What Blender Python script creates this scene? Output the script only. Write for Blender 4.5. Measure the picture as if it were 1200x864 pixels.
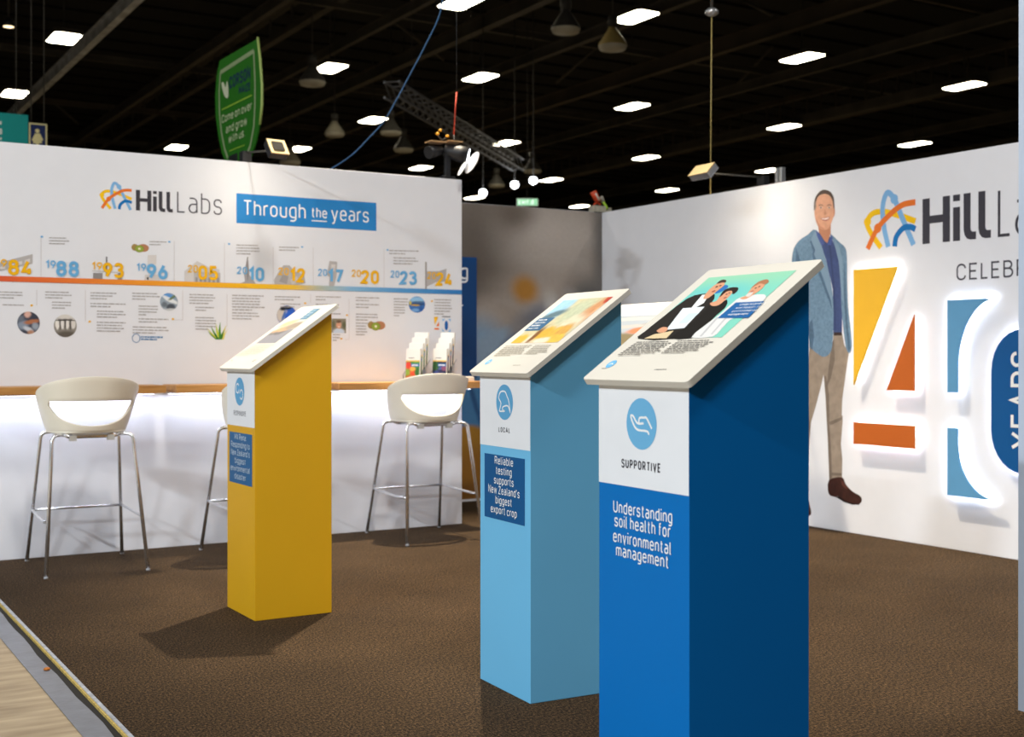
import bpy, bmesh, math, random
from mathutils import Vector, Matrix
from mathutils.geometry import tessellate_polygon
random.seed(7)
PI = math.pi
SC = bpy.context.scene
COL = SC.collection
for o in list(bpy.data.objects): bpy.data.objects.remove(o)

# ------------------------------------------------------------------ camera, light, exposure
F_PX, YAW, PITCH, SY = 1456.4, 0.54252, -0.002023, -13.05
CAM = Vector((-4.17688, -7.60557, 1.17887))
cd = bpy.data.cameras.new('camera'); cam = bpy.data.objects.new('camera', cd); COL.objects.link(cam)
cd.sensor_width = 36; cd.lens = F_PX / 1200 * 36; cd.shift_y = SY / 1200
cam.location = CAM; cam.rotation_euler = (PI / 2 + PITCH, 0, -YAW)
cd.dof.use_dof = True; cd.dof.focus_distance = 4.0; cd.dof.aperture_fstop = 4.5
SC.camera = cam
SC.view_settings.view_transform = 'Standard'; SC.view_settings.look = 'None'
SC.view_settings.gamma = 1; SC.view_settings.use_curve_mapping = False
SC.view_settings.exposure = 0.0
SC.cycles.use_denoising = True
SC.cycles.max_bounces = 6; SC.cycles.diffuse_bounces = 4; SC.cycles.transparent_max_bounces = 12
SC.cycles.sample_clamp_indirect = 6
w = bpy.data.worlds.new('hall_air'); SC.world = w; w.use_nodes = True
w.node_tree.nodes['Background'].inputs[0].default_value = (0.9, 0.95, 1, 1)
w.node_tree.nodes['Background'].inputs[1].default_value = 0.02

def area(name, loc, power, color, sx=0.5, sy=0.9, target=None, spread=PI):
    l = bpy.data.lights.new(name, 'AREA'); l.shape = 'RECTANGLE'; l.size = sx; l.size_y = sy
    l.energy = power; l.color = color; l.spread = spread
    o = bpy.data.objects.new(name, l); COL.objects.link(o); o.location = loc
    if target is not None:
        o.rotation_euler = (Vector(target) - Vector(loc)).to_track_quat('-Z', 'Y').to_euler()
    return o
def spot(name, loc, target, power, color, ang, blend=0.6, r=0.04):
    l = bpy.data.lights.new(name, 'SPOT'); l.energy = power; l.color = color
    l.spot_size = math.radians(ang); l.spot_blend = blend; l.shadow_soft_size = r
    o = bpy.data.objects.new(name, l); COL.objects.link(o); o.location = loc
    o.rotation_euler = (Vector(target) - Vector(loc)).to_track_quat('-Z', 'Y').to_euler()
    return o
WARM = (1.0, 0.86, 0.66); COOL = (0.88, 0.945, 1.0); NEUT = (1.0, 0.95, 0.88)
# added fill lights at ceiling height, out of view, set to brighten the stand
area('hall_fill', (-17, -10.6, 7.5), 1550, COOL)
area('hall_fill', (-13, -11.5, 7.5), 700, COOL)
area('hall_fill', (-16, -6.0, 7.5), 2500, COOL)
area('hall_fill', (-2.4, -4.7, 7.5), 280, NEUT)
area('hall_fill', (5.4, -4.2, 7.5), 120, NEUT)
area('hall_fill', (-2.5, -7.6, 7.5), 120, NEUT)
area('hall_fill', (-5.0, 5.4, 7.5), 150, NEUT)
# the stand's spotlight high over the corner of the two white walls
spot('key_spot', (0.15, 0.05, 7.0), (-0.25, -2.15, 0), 4300, (1, .86, .66), 47, .6, .07)

# ------------------------------------------------------------------ picture rays (for reading sizes off the photograph)
_r = Vector((math.cos(YAW), -math.sin(YAW), 0)); _f0 = Vector((math.sin(YAW), math.cos(YAW), 0)); _u0 = Vector((0, 0, 1))
_f = _f0 * math.cos(PITCH) + _u0 * math.sin(PITCH); _u = -_f0 * math.sin(PITCH) + _u0 * math.cos(PITCH)
def ray(x, y): return _f + _r * ((x - 600) / F_PX) - _u * ((y - 432 - SY) / F_PX)
def at(x, y, d): return CAM + ray(x, y) * d
def onx(x, y, X): d = ray(x, y); return CAM + d * ((X - CAM.x) / d.x)
def ony(x, y, Y): d = ray(x, y); return CAM + d * ((Y - CAM.y) / d.y)
def onz(x, y, Z): d = ray(x, y); return CAM + d * ((Z - CAM.z) / d.z)

# ------------------------------------------------------------------ materials
def lin(c):
    if isinstance(c, str):
        c = c.lstrip('#'); c = [int(c[i:i + 2], 16) / 255 for i in (0, 2, 4)]
    elif max(c) > 1.001: c = [v / 255 for v in c]
    else: return tuple(c) + (1,)
    return tuple((v / 12.92 if v <= 0.04045 else ((v + 0.055) / 1.055) ** 2.4) for v in c) + (1,)
_mats = {}
def nodes(name):
    m = bpy.data.materials.new(name); m.use_nodes = True
    nt = m.node_tree; return m, nt, nt.nodes['Principled BSDF']
def mat(name, color, rough=0.5, metal=0.0, var=0.03, scale=8.0, bump=0.0, bscale=200, coat=0.0, spec=0.5):
    """plain surface with a little procedural mottling"""
    if name in _mats: return _mats[name]
    m, nt, b = nodes(name); c = lin(color)
    tc = nt.nodes.new('ShaderNodeTexCoord'); n = nt.nodes.new('ShaderNodeTexNoise'); n.inputs['Scale'].default_value = scale
    nt.links.new(tc.outputs['Object'], n.inputs['Vector'])
    r = nt.nodes.new('ShaderNodeValToRGB')
    r.color_ramp.elements[0].position = 0.3; r.color_ramp.elements[1].position = 0.7
    r.color_ramp.elements[0].color = tuple(v * (1 - var) for v in c[:3]) + (1,)
    r.color_ramp.elements[1].color = tuple(min(1, v * (1 + var)) for v in c[:3]) + (1,)
    nt.links.new(n.outputs['Fac'], r.inputs['Fac']); nt.links.new(r.outputs['Color'], b.inputs['Base Color'])
    b.inputs['Roughness'].default_value = rough; b.inputs['Metallic'].default_value = metal
    b.inputs['Specular IOR Level'].default_value = spec; b.inputs['Coat Weight'].default_value = coat
    if bump:
        n2 = nt.nodes.new('ShaderNodeTexNoise'); n2.inputs['Scale'].default_value = bscale
        nt.links.new(tc.outputs['Object'], n2.inputs['Vector'])
        bp = nt.nodes.new('ShaderNodeBump'); bp.inputs['Strength'].default_value = bump; bp.inputs['Distance'].default_value = 0.002
        nt.links.new(n2.outputs['Fac'], bp.inputs['Height']); nt.links.new(bp.outputs['Normal'], b.inputs['Normal'])
    _mats[name] = m; return m
def ink(c):
    if not isinstance(c, str): c = '#%02x%02x%02x' % tuple(int(v) for v in c)
    return mat('ink_' + c.lstrip('#'), c, rough=0.55, var=0.02, spec=0.3)
def glow(name, color, strength):
    if name in _mats: return _mats[name]
    m, nt, b = nodes(name); nt.nodes.remove(b)
    e = nt.nodes.new('ShaderNodeEmission'); e.inputs[0].default_value = lin(color); e.inputs[1].default_value = strength
    nt.links.new(e.outputs[0], nt.nodes['Material Output'].inputs[0]); _mats[name] = m; return m
def photo(name, base, blobs, warp=0.0, wscale=6.0, grain=0.0, gscale=60, rough=0.5, stripes=None):
    """a printed picture: soft coloured patches, blobs = (u, v, ru, rv, angle, colour, softness) in the print's own metres"""
    m, nt, b = nodes(name); L = nt.links
    uv = nt.nodes.new('ShaderNodeUVMap'); vec = uv.outputs[0]
    if warp:
        n = nt.nodes.new('ShaderNodeTexNoise'); n.inputs['Scale'].default_value = wscale; L.new(vec, n.inputs['Vector'])
        s = nt.nodes.new('ShaderNodeVectorMath'); s.operation = 'SUBTRACT'; s.inputs[1].default_value = (.5, .5, .5); L.new(n.outputs['Color'], s.inputs[0])
        k = nt.nodes.new('ShaderNodeVectorMath'); k.operation = 'SCALE'; k.inputs['Scale'].default_value = warp; L.new(s.outputs[0], k.inputs[0])
        a = nt.nodes.new('ShaderNodeVectorMath'); L.new(vec, a.inputs[0]); L.new(k.outputs[0], a.inputs[1]); vec = a.outputs[0]
    rgb = nt.nodes.new('ShaderNodeRGB'); rgb.outputs[0].default_value = lin(base); cur = rgb.outputs[0]
    for (u, v, ru, rv, ang, c, soft) in blobs:
        mp = nt.nodes.new('ShaderNodeMapping'); mp.vector_type = 'TEXTURE'
        mp.inputs['Location'].default_value = (u, v, 0); mp.inputs['Rotation'].default_value = (0, 0, math.radians(ang)); mp.inputs['Scale'].default_value = (ru, rv, 1)
        L.new(vec, mp.inputs['Vector'])
        ln = nt.nodes.new('ShaderNodeVectorMath'); ln.operation = 'LENGTH'; L.new(mp.outputs[0], ln.inputs[0])
        mr = nt.nodes.new('ShaderNodeMapRange'); mr.interpolation_type = 'SMOOTHSTEP'
        mr.inputs['From Min'].default_value = 1 - soft; mr.inputs['From Max'].default_value = 1 + soft
        mr.inputs['To Min'].default_value = 1; mr.inputs['To Max'].default_value = 0
        L.new(ln.outputs['Value'], mr.inputs['Value'])
        mx = nt.nodes.new('ShaderNodeMix'); mx.data_type = 'RGBA'
        L.new(mr.outputs[0], mx.inputs[0]); L.new(cur, mx.inputs[6]); mx.inputs[7].default_value = lin(c); cur = mx.outputs[2]
    if grain:
        n = nt.nodes.new('ShaderNodeTexNoise'); n.inputs['Scale'].default_value = gscale; n.inputs['Detail'].default_value = 4; L.new(uv.outputs[0], n.inputs['Vector'])
        mx = nt.nodes.new('ShaderNodeMix'); mx.data_type = 'RGBA'; mx.blend_type = 'OVERLAY'; mx.inputs[0].default_value = grain
        L.new(cur, mx.inputs[6]); L.new(n.outputs['Fac'], mx.inputs[7]); cur = mx.outputs[2]
    L.new(cur, b.inputs['Base Color']); b.inputs['Roughness'].default_value = rough; b.inputs['Specular IOR Level'].default_value = 0.3
    return m

# ------------------------------------------------------------------ mesh building
class MB:
    def __init__(s): s.v = []; s.f = []; s.mi = []; s.m = []; s.uv = {}; s.sm = []
    def mat(s, m):
        if m not in s.m: s.m.append(m)
        return s.m.index(m)
    def poly(s, pts, m, uv=None, smooth=False):
        i = len(s.v); s.v += [tuple(p) for p in pts]; s.f.append(tuple(range(i, i + len(pts)))); s.mi.append(s.mat(m)); s.sm.append(smooth)
        if uv:
            for k, q in enumerate(uv): s.uv[i + k] = q
    def mesh(s, pts, faces, m, smooth=False):
        i = len(s.v); s.v += [tuple(p) for p in pts]; k = s.mat(m)
        for f in faces: s.f.append(tuple(i + j for j in f)); s.mi.append(k); s.sm.append(smooth)
    def box(s, a, b, m, M=None):
        x0, y0, z0 = a; x1, y1, z1 = b
        p = [Vector(q) for q in ((x0, y0, z0), (x1, y0, z0), (x1, y1, z0), (x0, y1, z0), (x0, y0, z1), (x1, y0, z1), (x1, y1, z1), (x0, y1, z1))]
        if M is not None: p = [M @ q for q in p]
        s.mesh(p, [(3, 2, 1, 0), (4, 5, 6, 7), (0, 1, 5, 4), (1, 2, 6, 5), (2, 3, 7, 6), (3, 0, 4, 7)], m)
    def tube(s, pts, r, m, n=10, caps=True, closed=False):
        pts = [Vector(p) for p in pts]; rings = []; N = len(pts); prev = None
        rr = r if isinstance(r, (list, tuple)) else [r] * N
        for i, p in enumerate(pts):
            if closed: t = pts[(i + 1) % N] - pts[i - 1]
            else: t = (pts[min(i + 1, N - 1)] - pts[max(i - 1, 0)])
            t.normalize()
            if prev is None:
                a = Vector((0, 0, 1)) if abs(t.z) < .9 else Vector((1, 0, 0)); x = t.cross(a).normalized()
            else: x = (prev - t * prev.dot(t)).normalized()
            prev = x; y = t.cross(x)
            rings.append([p + (x * math.cos(2 * PI * k / n) + y * math.sin(2 * PI * k / n)) * rr[i] for k in range(n)])
        P = [q for g in rings for q in g]; fs = []
        for i in range(N if closed else N - 1):
            j = (i + 1) % N
            for k in range(n): fs.append((i * n + k, i * n + (k + 1) % n, j * n + (k + 1) % n, j * n + k))
        s.mesh(P, fs, m, True)
        if caps and not closed: s.poly(rings[0][::-1], m); s.poly(rings[-1], m)
    def lathe(s, prof, m, M=None, n=24):
        P = []; fs = []
        for (r, z) in prof:
            for k in range(n): P.append(Vector((r * math.cos(2 * PI * k / n), r * math.sin(2 * PI * k / n), z)))
        if M is not None: P = [M @ q for q in P]
        for i in range(len(prof) - 1):
            for k in range(n): fs.append((i * n + k, i * n + (k + 1) % n, (i + 1) * n + (k + 1) % n, (i + 1) * n + k))
        s.mesh(P, fs, m, True)
    def prism(s, pts, d, m, mside=None):
        """closed outline pts (3D, planar) pushed along d"""
        pts = [Vector(p) for p in pts]; d = Vector(d); n = len(pts)
        tri = tessellate_polygon([pts])
        nrm = Vector((0, 0, 0))
        for i in range(n): nrm += pts[i].cross(pts[(i + 1) % n])
        if nrm.dot(d) > 0: pts = pts[::-1]; tri = tessellate_polygon([pts])
        s.mesh(pts, [tuple(t) for t in tri], m); s.mesh([p + d for p in pts], [tuple(t) for t in tri], mside or m)
        for i in range(n):
            j = (i + 1) % n; s.poly([pts[i], pts[i] + d, pts[j] + d, pts[j]], mside or m)
    def build(s, name, parent=None, bevel=0, recalc=True, **props):
        me = bpy.data.meshes.new(name); me.from_pydata(s.v, [], s.f)
        for m in s.m: me.materials.append(m)
        me.polygons.foreach_set('material_index', s.mi); me.polygons.foreach_set('use_smooth', s.sm)
        if s.uv:
            L = me.uv_layers.new(name='UVMap')
            for lp in me.loops: L.data[lp.index].uv = s.uv.get(lp.vertex_index, (0, 0))
        if recalc:
            bm = bmesh.new(); bm.from_mesh(me); bmesh.ops.remove_doubles(bm, verts=bm.verts, dist=1e-6)
            bmesh.ops.recalc_face_normals(bm, faces=bm.faces); bm.to_mesh(me); bm.free()
        o = bpy.data.objects.new(name, me); COL.objects.link(o)
        if parent is not None: o.parent = parent
        if bevel:
            b = o.modifiers.new('bevel', 'BEVEL'); b.width = bevel; b.segments = 3; b.limit_method = 'ANGLE'; b.harden_normals = True
        for k, v in props.items(): o[k] = v
        return o
def tag(o, label, cat, group=None):
    o['label'] = label; o['category'] = cat
    if group: o['group'] = group
    return o
def struct(o): o['kind'] = 'structure'; return o
def empty(name, loc, rz, label, cat, group=None):
    o = bpy.data.objects.new(name, None); COL.objects.link(o); o.location = loc; o.rotation_euler = (0, 0, rz); o.empty_display_size = .1
    return tag(o, label, cat, group)
def smooth_path(pts, n=8, closed=False):
    """Catmull-Rom through 2D or 3D points"""
    pts = [Vector(p) for p in pts]; out = []; N = len(pts)
    for i in range(N if closed else N - 1):
        if closed: a, b, c, d = pts[i - 1], pts[i], pts[(i + 1) % N], pts[(i + 2) % N]
        else: a, b, c, d = pts[max(i - 1, 0)], pts[i], pts[i + 1], pts[min(i + 2, N - 1)]
        for k in range(n):
            t = k / n
            out.append(.5 * ((2 * b) + (c - a) * t + (2 * a - 5 * b + 4 * c - d) * t * t + (3 * b - a - 3 * c + d) * t ** 3))
    if not closed: out.append(pts[-1])
    return out

# ------------------------------------------------------------------ flat prints on a surface
class Frame:
    """a plane O + U u + V v + N h in the local space of an object whose world matrix is M"""
    def __init__(s, O, U, V, N, M=None):
        s.O, s.U, s.V, s.N = Vector(O), Vector(U), Vector(V), Vector(N); s.M = M or Matrix()
    def p(s, u, v, h=0): return s.O + s.U * u + s.V * v + s.N * h
    def px(s, x, y):
        R = s.M.to_3x3(); O = s.M @ s.O; N = R @ s.N; d = ray(x, y)
        q = CAM + d * ((O - CAM).dot(N) / d.dot(N)) - O
        return (q.dot(R @ s.U), q.dot(R @ s.V))
LAY = 0.0004
class Print:
    def __init__(s, fr, h0=0.0008): s.fr = fr; s.mb = MB(); s.h = h0
    def poly(s, uv, m):
        uv = [tuple(q)[:2] for q in uv]
        tri = tessellate_polygon([[Vector((a, b, 0)) for a, b in uv]])
        P = [s.fr.p(a, b, s.h) for a, b in uv]
        for t in tri:
            q = [P[i] for i in t]
            if (q[1] - q[0]).cross(q[2] - q[0]).dot(s.fr.N) < 0: t = t[::-1]
            s.mb.poly([P[i] for i in t], m, [uv[i] for i in t])
        s.h += LAY * .12
    def pxpoly(s, pts, m): s.poly([s.fr.px(*q) for q in pts], m)
    def rect(s, u0, v0, u1, v1, m): s.poly([(u0, v0), (u1, v0), (u1, v1), (u0, v1)], m)
    def disc(s, u, v, ru, rv, m, n=28, ang=0, a0=0, a1=2 * PI):
        c, q = math.cos(ang), math.sin(ang)
        s.poly([(u + ru * math.cos(t) * c - rv * math.sin(t) * q, v + ru * math.cos(t) * q + rv * math.sin(t) * c)
                for t in [a0 + (a1 - a0) * k / n for k in range(n if a1 - a0 > 6.2 else n + 1)]], m)
    def stroke(s, pts, wd, m, closed=False):
        pts = [Vector(tuple(p)[:2]) for p in pts]
        out = [pts[0]]
        for p in pts[1:]:
            if (p - out[-1]).length > 1e-7: out.append(p)
        pts = out
        if closed and (pts[0] - pts[-1]).length < 1e-7: pts.pop()
        n = len(pts)
        if n < 2: return
        Lf, Rt = [], []
        for i in range(n):
            a = pts[i - 1] if (closed or i) else None; b = pts[(i + 1) % n] if (closed or i < n - 1) else None
            d1 = (pts[i] - a).normalized() if a is not None else None; d2 = (b - pts[i]).normalized() if b is not None else None
            d1 = d1 or d2; d2 = d2 or d1
            n1 = Vector((-d1.y, d1.x)); n2 = Vector((-d2.y, d2.x)); mm = n1 + n2
            if mm.length < 1e-6: mm = n1
            mm.normalize(); k = 1 / max(.35, mm.dot(n1))
            Lf.append(pts[i] + mm * (wd / 2 * k)); Rt.append(pts[i] - mm * (wd / 2 * k))
        P = []
        for l, r in zip(Lf, Rt): P += [s.fr.p(r.x, r.y, s.h), s.fr.p(l.x, l.y, s.h)]
        fs = []
        flip = s.fr.U.cross(s.fr.V).dot(s.fr.N) < 0
        for i in range(n if closed else n - 1):
            j = (i + 1) % n; f = (2 * i, 2 * j, 2 * j + 1, 2 * i + 1); fs.append(f[::-1] if flip else f)
        s.mb.mesh(P, fs, m); s.h += 1.2e-5
    def text(s, txt, u, v, h, m, wt=.13, width=None, cond=1.0, track=.2, align='l', rot=0):
        st, W = layout(txt, wt, cond, track)
        kx = (width / W) if width else h
        off = {'l': 0, 'c': -W * kx / 2, 'r': -W * kx}[align]
        c, q = math.cos(rot), math.sin(rot)
        for pts, cl in st:
            pp = []
            for x, y in pts:
                x = off + x * kx; y = y * h; pp.append((u + x * c - y * q, v + x * q + y * c))
            s.stroke(pp, wt * h, m, cl)
        return W * kx
    def lines(s, quad, n, m, cols=1, fill=.5, last=.6):
        """illegible small print: rows of word-shaped dashes inside a quad (bl, br, tr, tl) in u,v"""
        bl, br, tr, tl = [Vector(tuple(q)[:2]) for q in quad]
        def P(a, b): return (bl * (1 - a) + br * a) * (1 - b) + (tl * (1 - a) + tr * a) * b
        for r in range(n):
            b1 = 1 - (r + .2) / n; b0 = b1 - fill / n
            end = last if r == n - 1 else random.uniform(.84, 1)
            x = 0
            while x < end - .03:
                wl = min(random.choice((.05, .08, .11, .14, .17)), end - x)
                s.poly([P(x, b0), P(x + wl, b0), P(x + wl, b1), P(x, b1)], m); pass
                x += wl + .022
    def build(s, name, parent, **k): return s.mb.build(name, parent, recalc=False, **k)

G = {}
def glyph(ch, wd, spec): G[ch] = (wd, [([tuple(float(a) for a in q.split(',')) for q in st.strip(' z').split()], st.strip().endswith('z')) for st in spec.split('|')])
for ch, wd, sp in [
 ('A', .66, '0,0 .33,1 .66,0|.11,.3 .55,.3'), ('B', .56, '0,0 0,1 .5,1,.22 .5,.54,.22 0,.54|0,.54 .56,.54,.26 .56,0,.26 0,0'),
 ('C', .58, '.58,.74 .58,1,.28 0,1,.28 0,0,.28 .58,0,.28 .58,.26'), ('D', .6, '0,0 0,1 .6,1,.3 .6,0,.3 0,0'),
 ('E', .5, '.5,1 0,1 0,0 .5,0|0,.52 .44,.52'), ('G', .6, '.58,.78 .58,1,.28 0,1,.28 0,0,.28 .6,0,.28 .6,.46 .32,.46'),
 ('H', .6, '0,0 0,1|.6,0 .6,1|0,.5 .6,.5'), ('I', 0, '0,0 0,1'), ('L', .4, '0,1 0,0 .42,0'), ('M', .74, '0,0 0,1 .37,.3 .74,1 .74,0'),
 ('N', .6, '0,0 0,1 .6,0 .6,1'), ('O', .6, '0,0,.3 0,1,.3 .6,1,.3 .6,0,.3z'), ('P', .56, '0,0 0,1 .56,1,.26 .56,.46,.26 0,.46'),
 ('R', .58, '0,0 0,1 .56,1,.26 .56,.48,.26 0,.48|.3,.48 .58,0'), ('S', .56, '.54,.78 .54,1,.25 0,1,.26 0,.54,.24 .56,.48,.24 .56,0,.26 0,0,.25 0,.22'),
 ('T', .54, '0,1 .58,1|.29,1 .29,0'), ('U', .6, '0,1 0,0,.3 .6,0,.3 .6,1'), ('V', .62, '0,1 .31,0 .62,1'), ('X', .6, '0,0 .6,1|0,1 .6,0'),
 ('Y', .64, '0,1 .32,.45 .64,1|.32,.45 .32,0'), ('Z', .55, '0,1 .55,1 0,0 .55,0'),
 ('a', .46, '.03,.72 .46,.72,.22 .46,0|.46,.42 0,.42,.21 0,0,.21 .46,0,.2 .46,.2'), ('b', .48, '0,1 0,0|0,0 .48,0,.24 .48,.72,.24 0,.72'),
 ('c', .44, '.44,.55 .44,.72,.2 0,.72,.24 0,0,.24 .44,0,.2 .44,.17'), ('d', .48, '.48,1 .48,0|.48,0 0,0,.24 0,.72,.24 .48,.72'),
 ('e', .48, '0,.38 .48,.38 .48,.72,.24 0,.72,.24 0,0,.24 .46,0,.2 .46,.13'), ('f', .3, '.3,1 .11,1,.14 .11,0|0,.7 .28,.7'),
 ('g', .48, '.48,.72 .48,-.26,.2 .04,-.26|.48,.72 0,.72,.24 0,0,.24 .48,0'), ('h', .46, '0,1 0,0|0,.45 0,.72,.2 .46,.72,.22 .46,0'),
 ('i', 0, '0,.72 0,0|0,.9 0,1.02'), ('j', .1, '.1,.72 .1,-.26,.1 0,-.26|.1,.9 .1,1.02'), ('k', .42, '0,1 0,0|.4,.72 0,.3|.14,.42 .43,0'),
 ('l', .1, '0,1 0,0,.1 .12,0'), ('m', .76, '0,.72 0,0|0,.45 0,.72,.18 .38,.72,.2 .38,0|.38,.45 .38,.72,.18 .76,.72,.2 .76,0'),
 ('n', .46, '0,.72 0,0|0,.45 0,.72,.2 .46,.72,.22 .46,0'), ('o', .48, '0,0,.24 0,.72,.24 .48,.72,.24 .48,0,.24z'),
 ('p', .48, '0,.72 0,-.26|0,0 .48,0,.24 .48,.72,.24 0,.72'), ('r', .24, '0,.72 0,0|0,.45 0,.72,.22 .3,.72'),
 ('s', .44, '.42,.57 .42,.72,.17 0,.72,.18 0,.38,.17 .44,.34,.17 .44,0,.18 0,0,.17 0,.15'), ('t', .3, '.11,.95 .11,0,.16 .3,0|0,.72 .28,.72'),
 ('u', .46, '0,.72 0,0,.22 .46,0,.22|.46,.72 .46,0'), ('v', .48, '0,.72 .24,0 .48,.72'), ('w', .7, '0,.72 .17,0 .35,.7 .53,0 .7,.72'),
 ('x', .44, '0,0 .44,.72|0,.72 .44,0'), ('y', .5, '0,.72 .26,.02|.5,.72 .2,-.26,.08 .04,-.26'), ('z', .42, '0,.72 .42,.72 0,0 .42,0'),
 ('0', .54, '0,0,.27 0,1,.27 .54,1,.27 .54,0,.27z'), ('1', .26, '0,.76 .26,1 .26,0'), ('2', .54, '0,.74 0,1,.26 .52,1,.26 .52,.62,.22 0,0 .54,0'),
 ('3', .54, '0,.82 0,1,.2 .5,1,.24 .5,.54,.22 .18,.54|.18,.54 .54,.54,.26 .54,0,.26 0,0,.22 0,.18'), ('4', .58, '.34,1 0,.22 .58,.22|.42,.46 .42,0'),
 ('5', .54, '.5,1 .06,1 .02,.52 .12,.6,.1 .54,.6,.27 .54,0,.27 0,0,.24 0,.16'), ('6', .56, '.36,1 .06,.44|.0,.0,.28 0,.58,.28 .56,.58,.28 .56,0,.28z'),
 ('7', .54, '0,1 .54,1 .18,0'), ('8', .56, '.03,.54,.22 .03,1,.23 .53,1,.23 .53,.54,.22z|0,0,.27 0,.54,.25 .56,.54,.25 .56,0,.27z'),
 ('9', .56, '.2,0 .5,.56|0,.42,.28 0,1,.28 .56,1,.28 .56,.42,.28z'), ("'", 0, '0,1.02 0,.82'), (':', 0, '0,0 0,.1|0,.6 0,.7'), ('.', 0, '0,0 0,.1'), ('-', .3, '0,.4 .3,.4'),
]: glyph(ch, wd, sp)
def fillet(pts, closed, n=5):
    out = []; N = len(pts)
    for i, p in enumerate(pts):
        V = Vector(p[:2]); r = p[2] if len(p) > 2 else 0
        if not r or (not closed and i in (0, N - 1)): out.append(V); continue
        A = Vector(pts[i - 1][:2]); B = Vector(pts[(i + 1) % N][:2])
        def room(Q, j):
            L = (Q - V).length; r2 = pts[j % N][2] if len(pts[j % N]) > 2 else 0
            return L if not r2 or (not closed and j in (0, N - 1)) else L * r / (r + r2)
        d = min(r, room(A, i - 1), room(B, i + 1))
        a = V + (A - V).normalized() * d; b = V + (B - V).normalized() * d
        c1 = a + (V - a) * .55; c2 = b + (V - b) * .55
        for k in range(n + 1):
            t = k / n; out.append(a * (1 - t) ** 3 + c1 * 3 * t * (1 - t) ** 2 + c2 * 3 * t * t * (1 - t) + b * t ** 3)
    return out
def layout(txt, wt, cond, track):
    x = 0; st = []
    for ch in txt:
        if ch == ' ': x += .3 * cond; continue
        wd, strokes = G[ch]
        for pts, cl in strokes:
            f = fillet(pts, cl)
            st.append(([(x + wt / 2 + q.x * cond, wt / 2 + q.y * (1 - wt)) for q in f], cl))
        x += wd * cond + wt + track * cond
    return st, max(x - track * cond, .01)

# ------------------------------------------------------------------ shared materials
M_fabric = mat('white_print_fabric', '#e6e8ee', rough=.7, var=.01, bump=.05, bscale=900)
M_white = mat('white_board', '#dcd7cb', rough=.45, var=.01)
M_alu = mat('aluminium', '#c9ccd0', rough=.35, metal=.8)
M_black = mat('black_metal', '#15161a', rough=.5)
M_dark = mat('dark_steel', '#3a3833', rough=.7, var=.2)
M_chrome = mat('chrome', '#eceef2', rough=.26, metal=.9)
INK_GREY = '#a5a1a1'; DARKTXT = '#3a3a42'
YEL, BLU, ORA, DBL = '#f2b70c', '#6aaede', '#e8762a', '#0d72b9'

# ------------------------------------------------------------------ setting
XB, YC, H = 1.993, 1.127, 2.40
XE = -3.205   # edge of the carpet
# carpet
def carpet_material():
    m, nt, b = nodes('brown_loop_carpet'); L = nt.links
    tc = nt.nodes.new('ShaderNodeTexCoord')
    n1 = nt.nodes.new('ShaderNodeTexNoise'); n1.inputs['Scale'].default_value = 130; n1.inputs['Detail'].default_value = 8; n1.inputs['Roughness'].default_value = .88
    mp = nt.nodes.new('ShaderNodeMapping'); mp.inputs['Scale'].default_value = (1.0, .6, 1); L.new(tc.outputs['Object'], mp.inputs[0]); L.new(mp.outputs[0], n1.inputs['Vector'])
    r = nt.nodes.new('ShaderNodeValToRGB'); e = r.color_ramp.elements
    e[0].position = .41; e[0].color = lin('#0c0907'); e[1].position = .60; e[1].color = lin('#70573c')
    x = r.color_ramp.elements.new(.5); x.color = lin('#2e2418')
    L.new(n1.outputs['Fac'], r.inputs['Fac'])
    n2 = nt.nodes.new('ShaderNodeTexNoise'); n2.inputs['Scale'].default_value = 2.2; n2.inputs['Detail'].default_value = 3; L.new(tc.outputs['Object'], n2.inputs['Vector'])
    mr = nt.nodes.new('ShaderNodeMapRange'); mr.inputs['From Min'].default_value = .3; mr.inputs['From Max'].default_value = .7; mr.inputs['To Min'].default_value = .82; mr.inputs['To Max'].default_value = 1.12; L.new(n2.outputs['Fac'], mr.inputs[0])
    hs = nt.nodes.new('ShaderNodeMix'); hs.data_type = 'RGBA'; hs.blend_type = 'MULTIPLY'; hs.inputs[0].default_value = 1
    L.new(r.outputs['Color'], hs.inputs[6]); L.new(mr.outputs[0], hs.inputs[7]); L.new(hs.outputs[2], b.inputs['Base Color'])
    bp = nt.nodes.new('ShaderNodeBump'); bp.inputs['Strength'].default_value = .3; bp.inputs['Distance'].default_value = .003
    L.new(n1.outputs['Fac'], bp.inputs['Height']); L.new(bp.outputs[0], b.inputs['Normal'])
    b.inputs['Roughness'].default_value = .95; b.inputs['Specular IOR Level'].default_value = .1
    return m
mb = MB(); mb.box((XE, -9.5, -.012), (XB + .05, YC + .05, 0), carpet_material()); struct(mb.build('floor'))
def plywood_material():
    m, nt, b = nodes('scuffed_pale_floor'); L = nt.links
    tc = nt.nodes.new('ShaderNodeTexCoord'); mp = nt.nodes.new('ShaderNodeMapping'); mp.inputs['Scale'].default_value = (1.2, 7, 1); L.new(tc.outputs['Object'], mp.inputs[0])
    n = nt.nodes.new('ShaderNodeTexNoise'); n.inputs['Scale'].default_value = 2.5; n.inputs['Detail'].default_value = 7; L.new(mp.outputs[0], n.inputs['Vector'])
    r = nt.nodes.new('ShaderNodeValToRGB'); e = r.color_ramp.elements; e[0].position = .3; e[0].color = lin('#8d7a60'); e[1].position = .7; e[1].color = lin('#b8a485')
    L.new(n.outputs['Fac'], r.inputs[0]); L.new(r.outputs[0], b.inputs['Base Color']); b.inputs['Roughness'].default_value = .6
    return m
mb = MB(); mb.box((-40, -14, -.10), (75, 75, -.012), plywood_material()); struct(mb.build('floor_hall'))
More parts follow.
